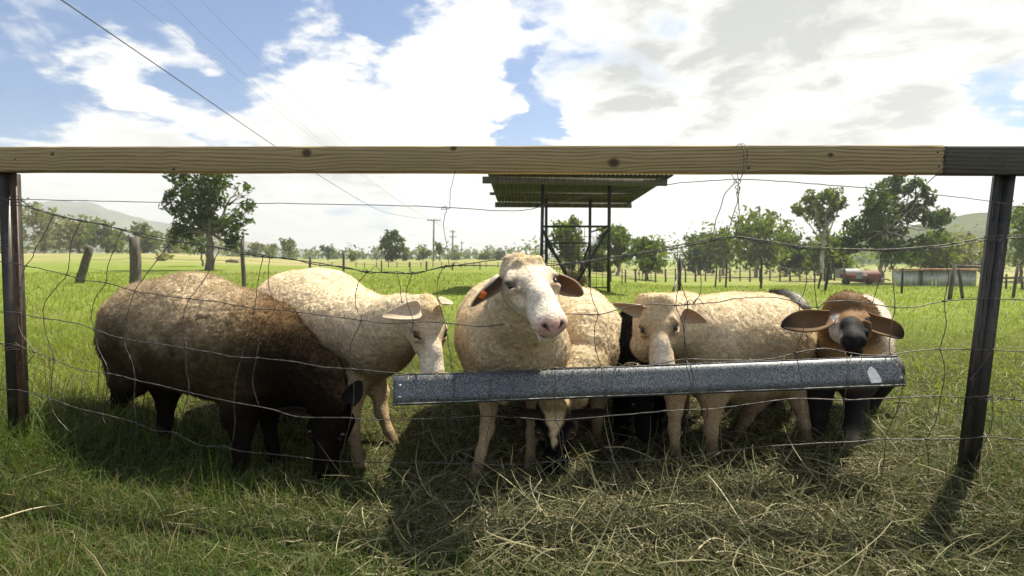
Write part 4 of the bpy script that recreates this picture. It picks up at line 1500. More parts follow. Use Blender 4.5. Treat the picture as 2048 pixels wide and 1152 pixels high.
        for o in offs:
            for a in range(3):
                if o[a] == 0:
                    o2_ = tuple(1 if q == a else o[q] for q in range(3))
                    s1, s2 = val[o], val[o2_]
                    m = (s1 < 0) != (s2 < 0)
                    t = np.where(m, s1 / np.where(m, s1 - s2, 1), 0)
                    for q in range(3):
                        acc[:, q] += np.where(m, (t if q == a else o[q]), 0)
                    num += m
        V = lo + (act + acc / num[:, None]) * self.cell
        Q = []
        for a in range(3):
            b, c = (a + 1) % 3, (a + 2) % 3
            s0 = [slice(None)] * 3
            s1 = [slice(None)] * 3
            s0[a], s1[a] = slice(0, -1), slice(1, None)
            i0, i1 = ins[tuple(s0)], ins[tuple(s1)]
            e = np.argwhere(i0 != i1)
            m = (e[:, b] > 0) & (e[:, c] > 0) & (e[:, b] < D.shape[b] - 1) & (e[:, c] < D.shape[c] - 1)
            e = e[m]
            fl = i0[e[:, 0], e[:, 1], e[:, 2]]

            def cid(db, dc):
                q = e.copy()
                q[:, b] += db
                q[:, c] += dc
                return idx[q[:, 0], q[:, 1], q[:, 2]]
            quad = np.stack([cid(-1, -1), cid(0, -1), cid(0, 0), cid(-1, 0)], 1)
            quad[~fl] = quad[~fl][:, ::-1]
            Q.append(quad)
        Q = np.concatenate(Q)
        Q = Q[(Q >= 0).all(1)]
        return V, Q

    @staticmethod
    def normals(V, Q):
        n = np.cross(V[Q[:, 2]] - V[Q[:, 0]], V[Q[:, 3]] - V[Q[:, 1]])
        N = np.zeros_like(V)
        for i in range(4):
            np.add.at(N, Q[:, i], n)
        return N / (np.linalg.norm(N, axis=1)[:, None] + 1e-12), n

    def weights(self, V):
        """softly which tag a vertex belongs to"""
        tags = sorted({p[5] for p in self.pr})
        best = {t: np.full(len(V), 9.0) for t in tags}
        for a, b, ra, rb, k, tag_ in self.pr:
            d = b - a
            t = np.clip(((V - a) @ d) / max(d @ d, 1e-12), 0, 1)
            s = np.linalg.norm(V - a - t[:, None] * d, axis=1) - (ra + (rb - ra) * t)
            best[tag_] = np.minimum(best[tag_], s)
        E = {t: np.exp(-best[t] / 0.010) for t in tags}
        S = sum(E.values()) + 1e-9
        return {t: E[t] / S for t in tags}

    def build(self, name, label, cat, pal, woolly, post=None, strands=30000, slen=0.016, group=None, lump=1.0, fuzz=0, hoofmat='hoof', seed=0, clump=1.0):
        rng = np.random.default_rng(100 + seed)
        V, Q = self.surface()
        N, _ = self.normals(V, Q)
        w = self.weights(V)
        col = sum(np.array(pal[t])[None, :] * w[t][:, None] for t in w)
        wool = sum(w[t] * woolly.get(t, 0.0) for t in w)
        P0, R, L, wx = self.H
        hl = ((V - P0) @ R) / L
        hl[:, 0] /= wx
        hw = w.get('head', np.zeros(len(V)))
        # nostrils, mouth line and lids are dark in every coat
        def blob(p, r, sx=1.0):
            return np.exp(-(((np.abs(hl[:, 0]) - p[0]) * sx) ** 2 + (hl[:, 1] - p[1]) ** 2 + (hl[:, 2] - p[2]) ** 2) / r ** 2)
        self.blob, self.hl, self.hw = blob, hl, hw
        if post:
            col, wool = post(self, V, N, col, wool, hl, hw, blob)
        lg = w.get('leg', 0) + w.get('shank', 0)
        mud = np.clip(lg, 0, 1) * (col.mean(1) > .1) * sst(V[:, 2] + .05 * (vnoise(V, 30) - .5) * 2, .16, -.02) * .7
        col = col * (1 - mud[:, None]) + np.array([0.085, 0.062, 0.038]) * mud[:, None]
        dk = np.zeros(len(V))
        for a, b, ra, rb in self.cut:
            d = b - a
            t = np.clip(((V - a) @ d) / max(d @ d, 1e-12), 0, 1)
            s = np.linalg.norm(V - a - t[:, None] * d, axis=1) / (ra + (rb - ra) * t)
            dk = np.maximum(dk, sst(s, 1.9, 1.0) * hw)
        col = col * (1 - dk[:, None]) + np.array([0.035, 0.018, 0.014]) * dk[:, None]
        # wool locks
        disp = wool * lump * ((vnoise(V, 14) - .5) * 0.007 + (vnoise(V, 62) - .5) * 0.005 + (vnoise(V, 125) - .5) * 0.0055)
        V = V + N * disp[:, None]
        shade = 1 + wool * 0.20 * (vnoise(V, 75) - .5) * 2
        col = np.clip(col * shade[:, None], 0, 1)
        base = np.array([V[:, 0].mean(), V[:, 1].mean(), 0.0])
        base[2] = float(gz(base[0], base[1]))
        root = thing(name, base, label, cat, group)
        me = np_mesh('body', V - base, [Q], col, True)
        body = link('body', me, M['wool'] if woolly.get('body', 0) > 0.3 else M['hide'], root)
        # strands of fleece / coat
        def hairs(nm, weight, n, ln, wid, droop, curl, bright):
            N2, fn_ = self.normals(V, Q)
            ar = 0.5 * np.linalg.norm(fn_, axis=1) * weight[Q].mean(1)
            if ar.sum() <= 0:
                return
            f = rng.choice(len(Q), n, p=ar / ar.sum())
            uv = rng.random((n, 2))
            q = Q[f]
            a, b = uv[:, :1], uv[:, 1:]
            P = V[q[:, 0]] * (1 - a) * (1 - b) + V[q[:, 1]] * a * (1 - b) + V[q[:, 2]] * a * b + V[q[:, 3]] * (1 - a) * b
            nn = N2[q].mean(1)
            c = col[q].mean(1)
            fl = np.stack([vnoise(P + i * 7.7, 26 * clump) - .5 for i in range(3)], 1) * 2.6
            d = nn + fl * curl + rng.normal(size=(n, 3)) * 0.30
            d[:, 2] -= droop
            d /= np.linalg.norm(d, axis=1)[:, None]
            sd = np.cross(d, rng.normal(size=(n, 3)))
            sd /= np.linalg.norm(sd, axis=1)[:, None] + 1e-9
            l = ln * (0.5 + rng.random(n))[:, None] * (0.6 + 0.8 * vnoise(P, 40))[:, None]
            P = P - nn * 0.002
            T = P + d * l
            T2 = T + (fl * 0.5 + rng.normal(size=(n, 3)) * .35) * l * 0.5
            VV = np.stack([P - sd * wid, P + sd * wid, T + sd * wid * .8, T - sd * wid * .8, T2], 1).reshape(-1, 3)
            i = np.arange(n)[:, None] * 5
            k = bright * (0.72 + 0.56 * rng.random(n))[:, None]
            C = np.repeat(np.clip(c * k, 0, 1), 5, 0)
            m2 = np_mesh(nm, VV - base, [i + np.array([[0, 1, 2, 3]]), i + np.array([[3, 2, 4]])], C)
            link(nm, m2, M['strand'], root)['kind'] = 'stuff'
        if strands:
            hairs('fleece', np.clip(wool, 0, 1) ** 1.5, strands, slen, 0.00075, 0.30, 0.60, 1.04)
        if fuzz:
            hairs('coat', np.clip(1 - wool, 0, 1) * np.clip(hw + 0.35, 0, 1) * (1 - np.clip(dk * 2, 0, 1)), fuzz, 0.0030, 0.00040, 0.2, 0.30, 1.05)
        for p, r in self.eyes:
            mb = MB()
            G = np.array([[p + r * np.array([math.sin(u_) * math.cos(v_), math.sin(u_) * math.sin(v_), math.cos(u_)]) for v_ in np.linspace(0, 2 * math.pi, 13)] for u_ in np.linspace(0.001, math.pi - .001, 9)])
            mb.sheet(G)
            part('eye', mb, M['eye'], root, True)
        for a, b, r in self.hooves:
            d = unit(b - a)
            fwd = np.array([d[0] * .3, -0.6, 0])
            fwd = unit(fwd) * r
            sd = np.cross(unit(fwd), [0, 0, 1])
            for s in (-1, 1):
                o = sd * s * r * .48
                mb = MB().tube([b + o - d * r * .2, b + o + fwd * .35 + [0, 0, -r * .7], b + o + fwd * .75 + [0, 0, -r * 1.9], b + o + fwd * .8 + [0, 0, -r * 2.0]],
                               [r * .62, r * .68, r * .74, r * .3], 9)
                part('hoof', mb, M[hoofmat], root, True)
        self.root, self.base, self.body = root, base, body
        return root

    def ear(self, b, tip, width, face, cup=0.35, c_out=(.6, .55, .45), c_in=(.35, .22, .17), bend=(0, 0, 0), rimc=None, fullness=0.45, tipc=None):
        b, tip = np.asarray(b, float), np.asarray(tip, float)
        ax = tip - b
        L = np.linalg.norm(ax)
        face = np.asarray(face, float)
        face = unit(face - unit(ax) * (face @ unit(ax)))
        side = np.cross(unit(ax), face)
        nu, nv = 18, 11
        bend = np.asarray(bend, float)
        us, vs = np.linspace(0, 1, nu), np.linspace(-1, 1, nv)
        G = np.zeros((nu, nv, 3))
        for i, u_ in enumerate(us):
            wd = width / 2 * (0.50 * (1 - u_) ** 1.5 + 1.0 * math.sin(math.pi * min(1, u_ ** (fullness + .35) * 0.93 + .03)) ** 0.75) * (1 if u_ < .999 else .2)
            c = b + ax * u_ + bend * math.sin(math.pi * u_ * .5) ** 2 * L
            cu = cup * (1.6 - 1.1 * u_)
            for j, v_ in enumerate(vs):
                G[i, j] = c + side * v_ * wd * (1 - .25 * cu * v_ * v_) + face * cu * (v_ * v_ - .35) * wd
        mb = MB().sheet(G, 0.0042)
        m = nu * nv
        ci, co = np.array(c_in, float), np.array(c_out, float)
        U, Vv = np.meshgrid(us, np.abs(vs), indexing='ij')
        rim = sst(Vv, .72, .98)[..., None] * 0.8
        inner = ci * (1 - rim) + co * rim
        outer = np.tile(co, (nu, nv, 1))
        if tipc is not None:
            k = sst(U, .62, .95)[..., None]
            inner = inner * (1 - k) + np.array(tipc) * k
            outer = outer * (1 - k) + np.array(tipc) * k
        du, dv = G[nu // 2 + 1, nv // 2] - G[nu // 2, nv // 2], G[nu // 2, nv // 2 + 1] - G[nu // 2, nv // 2]
        top_is_inner = (np.cross(du, dv) @ face) > 0
        A, B = (inner, outer) if top_is_inner else (outer, inner)
        C = np.concatenate([A.reshape(-1, 3), B.reshape(-1, 3)])
        V = np.concatenate(mb.v)
        me = np_mesh('ear', V - self.base, [np.concatenate(mb.q)], C, True)
        o = link('ear', me, M['ear'], self.root)
        return o, G


CREAM = (0.66, 0.55, 0.385)
WHITE = (0.75, 0.68, 0.56)
LEGW = (0.40, 0.30, 0.185)


def post_white(grime_shade=0.6, pink=True, seed=0, tanface=0.5, allover=0.0):
    def f(A, V, N, col, wool, hl, hw, blob):
        # yellow-brown lower down: patchy grime and flank shade put into the fleece colour
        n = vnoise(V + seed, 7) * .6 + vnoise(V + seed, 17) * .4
        k = grime_shade * wool * np.clip((sst(n, .35, .75) * 0.35 + .65) * sst(V[:, 2] + .16 * (n - .5), .60, .30), 0, 1)
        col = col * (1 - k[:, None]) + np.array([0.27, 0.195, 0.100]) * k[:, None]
        t = tanface * hw * np.clip(blob((.15, .48, -.12), .13) * 1.0 + blob((0, .12, .0), .16) * .8 + 0.7 * sst(vnoise(hl + seed, 4.5), .5, .8) * sst(hl[:, 1], .7, .2), 0, .85)
        col = col * (1 - t[:, None]) + np.array([0.50, 0.345, 0.19]) * t[:, None]
        if allover:
            bz = np.exp(-(hl[:, 0] / .085) ** 2) * sst(hl[:, 1], .42, .66)
            q = hw * allover * (1 - .85 * bz) * (.75 + .5 * vnoise(hl + seed, 6))
            q = np.clip(q, 0, 1)
            col = col * (1 - q[:, None]) + np.array([0.46, 0.33, 0.185]) * q[:, None]
        if pink:
            p = hw * np.clip(blob((.02, .97, -.16), .085) * 1.3 + blob((0, .93, -.21), .07) * .5, 0, .92)
            col = col * (1 - p[:, None]) + np.array([0.52, 0.30, 0.27]) * p[:, None]
        e = hw * np.clip(blob((.172, .40, -.05), .055) * 1.1, 0, .75)
        col = col * (1 - e[:, None]) + np.array([0.12, 0.085, 0.06]) * e[:, None]
        tear = hw * np.clip(blob((.130, .50, -.055), .035) + .7 * blob((.115, .56, -.06), .03), 0, .55)
        col = col * (1 - tear[:, None]) + np.array([0.16, 0.12, 0.085]) * tear[:, None]
        return col, wool
    return f


WOOLY = {'body': 1.0, 'neck': 1.0, 'rump': 1.0, 'head': 0.0, 'leg': 0.0, 'shank': 0.0, 'thigh': 0.8, 'topknot': 1.0}
PALW = {'body': CREAM, 'neck': CREAM, 'rump': CREAM, 'head': WHITE, 'leg': LEGW, 'shank': LEGW, 'thigh': CREAM, 'topknot': (0.50, 0.39, 0.22)}

# ---- the smiling white sheep in the middle, head over the wire
A = Animal(0.0055)
A.chain([(1012, 648, 3.05, 95), (1014, 655, 2.75, 101), (1021, 672, 2.45, 107), (1031, 690, 2.30, 102)], 0.07, 'body')
A.chain([(975, 690, 2.36, 62), (972, 745, 2.34, 40)], 0.06, 'body')
A.chain([(1085, 700, 2.32, 58), (1078, 760, 2.32, 40)], 0.06, 'body')
A.chain([(1036, 665, 2.22, 96), (1048, 612, 2.02, 70), (1048, 575, 1.90, 54)], 0.06, 'neck')
A.leg([(972, 760, 2.32, 34), (978, 815, 2.25, 21), (974, 858, 2.19, 17), (962, 905, 2.13, 12.5), (953, 944, 2.09, 15)])
A.leg([(1078, 770, 2.34, 34), (1068, 830, 2.31, 17), (1065, 868, 2.28, 15), (1060, 915, 2.25, 11.5), (1058, 936, 2.24, 13)])
A.leg([(975, 740, 3.05, 50), (968, 800, 3.10, 22), (965, 835, 3.05, 12)])
A.leg([(1050, 740, 3.05, 50), (1050, 800, 3.10, 22), (1050, 835, 3.05, 12)])
hp = at(1044, 508, 1.84)
A.head(hp, (0.28, -0.80, -0.53), (0.06, -0.52, 0.82), 0.32, 1.42)
A.cone(A.g((-.08, .15, -.01)), A.g((.05, .16, -.01)), .060 * .315, .070 * .315, .012, 'topknot')
A.cone(A.g((.02, .03, -.03)), A.g((.10, .02, -.05)), .060 * .315, .060 * .315, .012, 'topknot')
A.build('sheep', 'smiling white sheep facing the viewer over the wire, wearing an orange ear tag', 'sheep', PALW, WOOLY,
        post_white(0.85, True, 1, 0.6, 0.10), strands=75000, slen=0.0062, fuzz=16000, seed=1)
g = A.g
A.ear(at(998, 552, 1.79), at(950, 622, 1.78), 0.064, (0.55, -0.55, -0.60), 0.50, (.64, .56, .45), (.16, .11, .085), bend=(-.08, 0, .10), fullness=.35)
A.ear(at(1108, 552, 1.81), at(1163, 596, 1.80), 0.070, (0.0, -0.80, -0.60), 0.50, (.62, .52, .40), (.20, .12, .08), bend=(.04, 0, .08), fullness=.6)
q = at(966, 590, 1.752)
part('ear_tag', MB().box(q, (0.017, 0.004, 0.026), np.array(Matrix.Rotation(.5, 3, 'Y'))).tube([q + [0, -.004, .004], q + [0, .006, .004]], .007, 10), M['tag'], A.root)

# ---- white sheep behind the brown ram, head down over the trough end
A = Animal(0.007)
A.chain([(600, 640, 3.02, 105), (640, 650, 2.88, 112), (690, 676, 2.70, 108)], 0.07, 'body')
A.chain([(575, 690, 3.05, 85), (660, 720, 2.80, 88)], 0.07, 'body')
A.chain([(690, 670, 2.66, 104), (755, 672, 2.50, 82), (800, 650, 2.38, 62), (832, 632, 2.27, 46)], 0.05, 'neck')
A.chain([(725, 745, 2.58, 45)], 0.06, 'body')
A.leg([(738, 752, 2.62, 40), (760, 785, 2.60, 22), (762, 822, 2.58, 16), (778, 865, 2.54, 12), (791, 887, 2.52, 14)])
A.leg([(700, 770, 2.46, 40), (703, 830, 2.40, 21), (706, 868, 2.36, 16), (716, 915, 2.31, 13), (724, 937, 2.29, 15)])
A.leg([(560, 760, 3.1, 50), (545, 810, 3.1, 22), (548, 850, 3.05, 13)])
A.leg([(610, 760, 3.0, 50), (600, 810, 3.0, 22), (602, 850, 2.95, 13)])
A.head(at(858, 606, 2.22), (0.17, -0.36, -0.92), (0.42, -0.72, 0.36), 0.30, 1.25)
A.cone(A.g((0, -.02, -.10)), A.g((0, .10, -.05)), .13 * .3, .11 * .3, .03, 'topknot')
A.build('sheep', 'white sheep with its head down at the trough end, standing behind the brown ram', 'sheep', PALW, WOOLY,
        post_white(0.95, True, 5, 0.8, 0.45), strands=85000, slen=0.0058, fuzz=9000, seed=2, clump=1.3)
A.ear(at(842, 622, 2.16), at(762, 627, 2.12), 0.066, (0.0, -0.75, 0.45), 0.35, (.66, .58, .46), (.60, .50, .38), bend=(0, 0, -.06), fullness=.12)
A.ear(at(884, 606, 2.17), at(901, 602, 2.30), 0.05, (0.3, -0.4, 0.6), 0.35, (.70, .62, .50), (.5, .36, .28))

# ---- brown ram on the left, grazing
RB = {'body': (0.070, 0.050, 0.027), 'neck': (0.022, 0.015, 0.010), 'rump': (0.20, 0.155, 0.10), 'head': (0.004, 0.004, 0.005), 'leg': (0.005, 0.005, 0.0045), 'thigh': (0.05, 0.038, 0.026), 'topknot': (0.045, 0.026, 0.014)}


def post_ram(A, V, N, col, wool, hl, hw, blob):
    n = vnoise(V, 9) * .35 + vnoise(V, 24) * .35 + vnoise(V, 60) * .3
    z = V[:, 2]
    lim = 0.38 + 0.13 * (n - .5) * 2 + 0.22 * sst(V[:, 0], -1.25, -.80)
    top = sst(z, lim - .06, lim + 0.22) * wool * (1 - .85 * hw)
    tanc = np.array([0.42, 0.335, 0.225])
    mid = np.array([0.135, 0.100, 0.060])
    col = col * (1 - top[:, None]) + (mid * (1 - top[:, None]) + tanc * top[:, None]) * top[:, None]
    # rusty shoulder crest
    cr = np.exp(-((V[:, 0] + .98) / .13) ** 2) * sst(z, .46, .60) * wool
    col = col * (1 - .8 * cr[:, None]) + np.array([0.14, 0.082, 0.040]) * .8 * cr[:, None]
    # nearly black chest and belly
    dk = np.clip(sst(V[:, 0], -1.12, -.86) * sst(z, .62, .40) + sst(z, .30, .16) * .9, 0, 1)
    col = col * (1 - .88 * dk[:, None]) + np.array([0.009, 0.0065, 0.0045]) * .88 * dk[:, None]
    return col * (0.75 + .5 * n)[:, None], wool


A = Animal(0.0065)
A.chain([(308, 655, 2.66, 98), (390, 660, 2.52, 112), (470, 690, 2.40, 112), (535, 722, 2.30, 104)], 0.07, 'body')
A.chain([(272, 700, 2.66, 66), (262, 755, 2.64, 42)], 0.05, 'body')
A.chain([(330, 700, 2.52, 70), (400, 705, 2.44, 78)], 0.06, 'body')
A.chain([(226, 635, 2.72, 16), (222, 700, 2.72, 18), (230, 770, 2.72, 14)], 0.03, 'rump')
A.chain([(555, 640, 2.36, 36)], 0.07, 'body')
A.chain([(500, 780, 2.26, 62), (480, 830, 2.22, 40)], 0.06, 'body')
A.chain([(565, 730, 2.26, 84), (625, 762, 2.20, 64), (655, 792, 2.16, 44)], 0.04, 'neck')
A.leg([(258, 765, 2.66, 36), (240, 800, 2.68, 19), (236, 835, 2.66, 14), (230, 866, 2.63, 12)])
A.leg([(335, 770, 2.50, 38), (333, 805, 2.50, 22), (330, 845, 2.48, 17), (328, 882, 2.44, 16)])
A.leg([(482, 830, 2.20, 34), (484, 868, 2.18, 25), (482, 910, 2.16, 20), (480, 944, 2.14, 20)])
A.leg([(540, 800, 2.32, 30), (538, 845, 2.32, 18), (543, 885, 2.30, 15), (552, 926, 2.26, 16)])
A.head(at(655, 802, 2.13), (-0.07, -0.20, -0.97), (-.12, -0.97, 0.14), 0.30, 1.40)
A.cone(A.g((-.08, .02, -.04)), A.g((.08, .02, -.04)), .13 * .3, .13 * .3, .03, 'topknot')
A.build('sheep', 'big brown black ram with bleached back, grazing with its black head down', 'sheep', RB, WOOLY, post_ram, strands=95000, slen=0.0095, seed=3, lump=1.4, fuzz=5000, clump=0.9)
A.ear(at(612, 822, 2.10), at(552, 817, 2.08), 0.055, (0.0, -0.7, -0.5), 0.4, (.012, .011, .010), (.02, .015, .012), bend=(0, 0, -.05))
A.ear(at(694, 806, 2.10), at(722, 760, 2.10), 0.062, (0.3, -0.8, 0.1), 0.4, (.010, .010, .011), (.014, .012, .012))

# ---- white bodied sheep with a black blazed head under the trough
PD = dict(PALW, head=(0.005, 0.005, 0.006), topknot=(0.50, 0.39, 0.22))


def post_blaze(A, V, N, col, wool, hl, hw, blob):
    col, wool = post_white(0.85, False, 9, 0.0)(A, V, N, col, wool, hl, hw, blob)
    x = hl[:, 0] + 0.03 * (vnoise(hl, 7) - .5) - .015
    edge = 0.120 - 0.21 * hl[:, 1] + 0.04 * (vnoise(hl, 12) - .5)
    b = hw * sst(edge - np.abs(x), -.015, .02) * sst(hl[:, 2], -.2, -.1) * sst(hl[:, 1], .62, .52)
    col = col * (1 - b[:, None]) + np.array([0.58, 0.46, 0.28]) * b[:, None]
    return col, wool


A = Animal(0.0065)
A.chain([(1150, 640, 3.35, 62), (1160, 646, 3.05, 70), (1170, 664, 2.75, 74), (1178, 704, 2.60, 62)], 0.06, 'body')
A.chain([(1178, 700, 2.55, 60), (1160, 740, 2.42, 52), (1132, 778, 2.30, 44), (1114, 800, 2.24, 32)], 0.04, 'neck')
A.chain([(1172, 660, 2.56, 54), (1172, 690, 2.50, 50)], 0.012, 'neck')
A.leg([(1200, 760, 2.62, 36), (1196, 810, 2.62, 17), (1195, 845, 2.60, 13), (1194, 880, 2.58, 11)])
A.leg([(1150, 770, 2.66, 36), (1145, 820, 2.66, 15), (1146, 850, 2.64, 12), (1146, 876, 2.62, 11)])
A.leg([(1130, 740, 3.35, 40), (1125, 790, 3.4, 16), (1128, 815, 3.35, 10)])
A.leg([(1185, 740, 3.3, 40), (1180, 790, 3.3, 16), (1182, 818, 3.25, 10)])
A.head(at(1110, 806, 2.12), (0.02, -0.10, -0.99), (-0.03, -0.98, 0.1), 0.29, 1.45)
A.cone(A.g((-.05, .00, -.01)), A.g((.05, .00, -.01)), .085 * .275, .085 * .275, .02, 'topknot')
A.build('sheep', 'white sheep with black blazed head grazing beneath the trough', 'sheep', PD, WOOLY, post_blaze, strands=55000, slen=0.0062, seed=4, fuzz=8000)
A.ear(at(1082, 828, 2.08), at(1030, 817, 2.07), 0.052, (0, -0.7, -0.4), 0.4, (.012, .011, .011), (.03, .02, .017), bend=(0, 0, -.10))
A.ear(at(1142, 826, 2.08), at(1224, 831, 2.06), 0.055, (0, -0.7, -0.4), 0.4, (.012, .011, .011), (.02, .015, .012), bend=(0, 0, .08))

# ---- black sheep squeezed between the two white ones
PB = {k: (0.005, 0.005, 0.005) for k in PALW}
A = Animal(0.009)
A.chain([(1300, 670, 3.35, 66), (1290, 680, 3.0, 72), (1282, 692, 2.72, 62), (1280, 740, 2.62, 66)], 0.06, 'body')
A.chain([(1280, 715, 2.58, 50), (1285, 755, 2.46, 40)], 0.05, 'neck')
A.leg([(1252, 770, 2.64, 34), (1244, 820, 2.62, 20), (1242, 855, 2.60, 16), (1243, 884, 2.58, 15)])
A.leg([(1310, 770, 2.66, 34), (1312, 820, 2.64, 19), (1310, 850, 2.62, 15), (1312, 880, 2.60, 14)])
A.leg([(1280, 760, 3.35, 36), (1278, 800, 3.4, 16), (1279, 812, 3.35, 12)])
A.leg([(1330, 760, 3.35, 36), (1328, 800, 3.4, 16), (1329, 812, 3.35, 12)])
A.head(at(1284, 762, 2.40), (0.0, -0.4, -0.9), (0, -0.9, 0.4), 0.24, 1.0)
A.build('sheep', 'black sheep squeezed between the white sheep, its head hidden behind the trough', 'sheep', PB, WOOLY, None, strands=12000, slen=0.012, seed=5)
A.ear(at(1262, 768, 2.38), at(1238, 762, 2.38), 0.045, (0, -0.7, -0.4), 0.4, (.012, .011, .011), (.03, .02, .017))
A.ear(at(1306, 768, 2.38), at(1330, 762, 2.38), 0.045, (0, -0.7, -0.4), 0.4, (.012, .011, .011), (.03, .02, .017))

# ---- white sheep on the right, feeding from the trough
A = Animal(0.0065)
A.chain([(1415, 680, 2.48, 92), (1465, 684, 2.55, 99), (1520, 688, 2.62, 100), (1545, 700, 2.64, 82)], 0.07, 'body')
A.chain([(1545, 665, 2.68, 72), (1560, 740, 2.64, 56)], 0.06, 'body')
A.chain([(1420, 720, 2.44, 80), (1500, 728, 2.55, 82)], 0.06, 'body')
A.chain([(1415, 672, 2.46, 82), (1365, 648, 2.38, 64), (1322, 640, 2.30, 54)], 0.05, 'neck')
A.chain([(1322, 655, 2.32, 60), (1296, 690, 2.30, 38)], 0.05, 'neck')
A.leg([(1350, 770, 2.38, 30), (1350, 820, 2.36, 18), (1348, 858, 2.34, 14), (1350, 892, 2.32, 12)])
A.leg([(1425, 780, 2.40, 38), (1424, 830, 2.38, 20), (1422, 862, 2.36, 16), (1424, 890, 2.34, 14)])
A.leg([(1535, 765, 2.74, 44), (1512, 805, 2.72, 20), (1494, 835, 2.66, 14), (1478, 864, 2.60, 13)])
A.leg([(1585, 760, 2.58, 40), (1600, 805, 2.55, 22), (1610, 850, 2.50, 14), (1620, 905, 2.42, 14)])
A.head(at(1312, 598, 2.22), (-0.02, -0.47, -0.88), (-0.25, -0.86, 0.44), 0.29, 1.36)
A.cone(A.g((-.08, .02, -.06)), A.g((.12, .0, -.06)), .12 * .285, .12 * .285, .03, 'topknot')
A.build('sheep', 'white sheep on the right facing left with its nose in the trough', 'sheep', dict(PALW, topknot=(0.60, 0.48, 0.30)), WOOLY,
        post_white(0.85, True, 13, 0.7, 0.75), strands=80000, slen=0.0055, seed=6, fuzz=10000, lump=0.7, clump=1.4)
A.ear(at(1287, 620, 2.16), at(1226, 604, 2.14), 0.056, (0.0, -0.6, -0.55), 0.45, (.58, .48, .35), (.46, .36, .25), bend=(0, 0, -.05), fullness=.12)
A.ear(at(1366, 624, 2.16), at(1413, 649, 2.14), 0.056, (0.0, -0.75, -0.45), 0.45, (.58, .48, .35), (.42, .30, .21), bend=(0, 0, .08), fullness=.15)

# ---- tan animal whose back shows behind that sheep's neck
A = Animal(0.009)
PT = {k: (0.42, 0.27, 0.13) for k in PALW}
A.chain([(1395, 635, 2.95, 48), (1370, 640, 3.2, 56), (1355, 645, 3.5, 56)], 0.05, 'body')
A.chain([(1395, 655, 2.9, 44), (1392, 700, 2.78, 36)], 0.05, 'neck')
for x_, Y_ in ((1370, 2.95), (1410, 2.9), (1330, 3.5), (1375, 3.5)):
    yb_ = 515 + (CAM_H + .02) * FPX / Y_
    A.leg([(x_, 690, Y_, 26), (x_, (690 + yb_) / 2, Y_, 14), (x_, yb_ - 8, Y_, 10)])
A.head(at(1392, 700, 2.70), (0, -0.4, -0.9), (0, -0.9, 0.4), 0.22, 1.0)
A.build('sheep', 'tan sheep mostly hidden, its back showing behind the right white sheep', 'sheep', PT, WOOLY, None, strands=9000, slen=0.010, seed=7)

# ---- black and white animal behind the rump of the right hand sheep
def post_pied(A, V, N, col, wool, hl, hw, blob):
    n = vnoise(V + 3.3, 8) * .6 + vnoise(V, 21) * .4
    b = np.clip(np.exp(-((V[:, 0] - 1.60) / .10) ** 2) * sst(V[:, 2], .53, .60) * 1.6 + np.exp(-((V[:, 0] - 1.66) / .04) ** 2) * sst(V[:, 2], .50, .40), 0, 1)
    b = b * sst(n, .28, .5)
    return col * (1 - b[:, None]) + np.array([.68, .66, .6]) * b[:, None], wool


A = Animal(0.008)
A.chain([(1552, 640, 3.20, 58), (1562, 630, 3.02, 50), (1575, 655, 2.95, 48), (1540, 650, 3.5, 58)], 0.05, 'body')
A.chain([(1578, 640, 2.94, 36), (1588, 690, 2.86, 34)], 0.05, 'neck')
for x_, Y_ in ((1545, 3.0), (1590, 2.95), (1520, 3.5), (1560, 3.5)):
    yb_ = 515 + (CAM_H + .02) * FPX / Y_
    A.leg([(x_, 690, Y_, 26), (x_, (690 + yb_) / 2, Y_, 14), (x_, yb_ - 8, Y_, 10)])
A.head(at(1590, 700, 2.82), (0, -0.4, -0.9), (0, -0.9, 0.4), 0.22, 1.0)
PH = {k: (0.014, 0.013, 0.013) for k in PALW}
A.build('goat', 'black and white animal hidden behind the rump of the right white sheep', 'goat', PH, dict(WOOLY, body=.35, neck=.3), post_pied, strands=9000, slen=0.012, seed=8, fuzz=2000)
A.ear(at(1566, 592, 2.95), at(1592, 618, 2.90), 0.05, (.2, -.9, .2), .4, (.02, .02, .02), (.45, .42, .38))

# ---- tan and black goat with wide drooping ears
PG = {'body': (0.40, 0.235, 0.105), 'neck': (0.15, 0.088, 0.042), 'rump': (0.55, 0.44, 0.33), 'head': (0.20, 0.110, 0.045), 'leg': (0.005, 0.005, 0.005), 'shank': (0.42, 0.37, 0.31), 'thigh': (0.06, 0.04, 0.025), 'topknot': (0.40, 0.24, 0.11)}  # face darkened as if shaded, topknot lightened as if sunlit


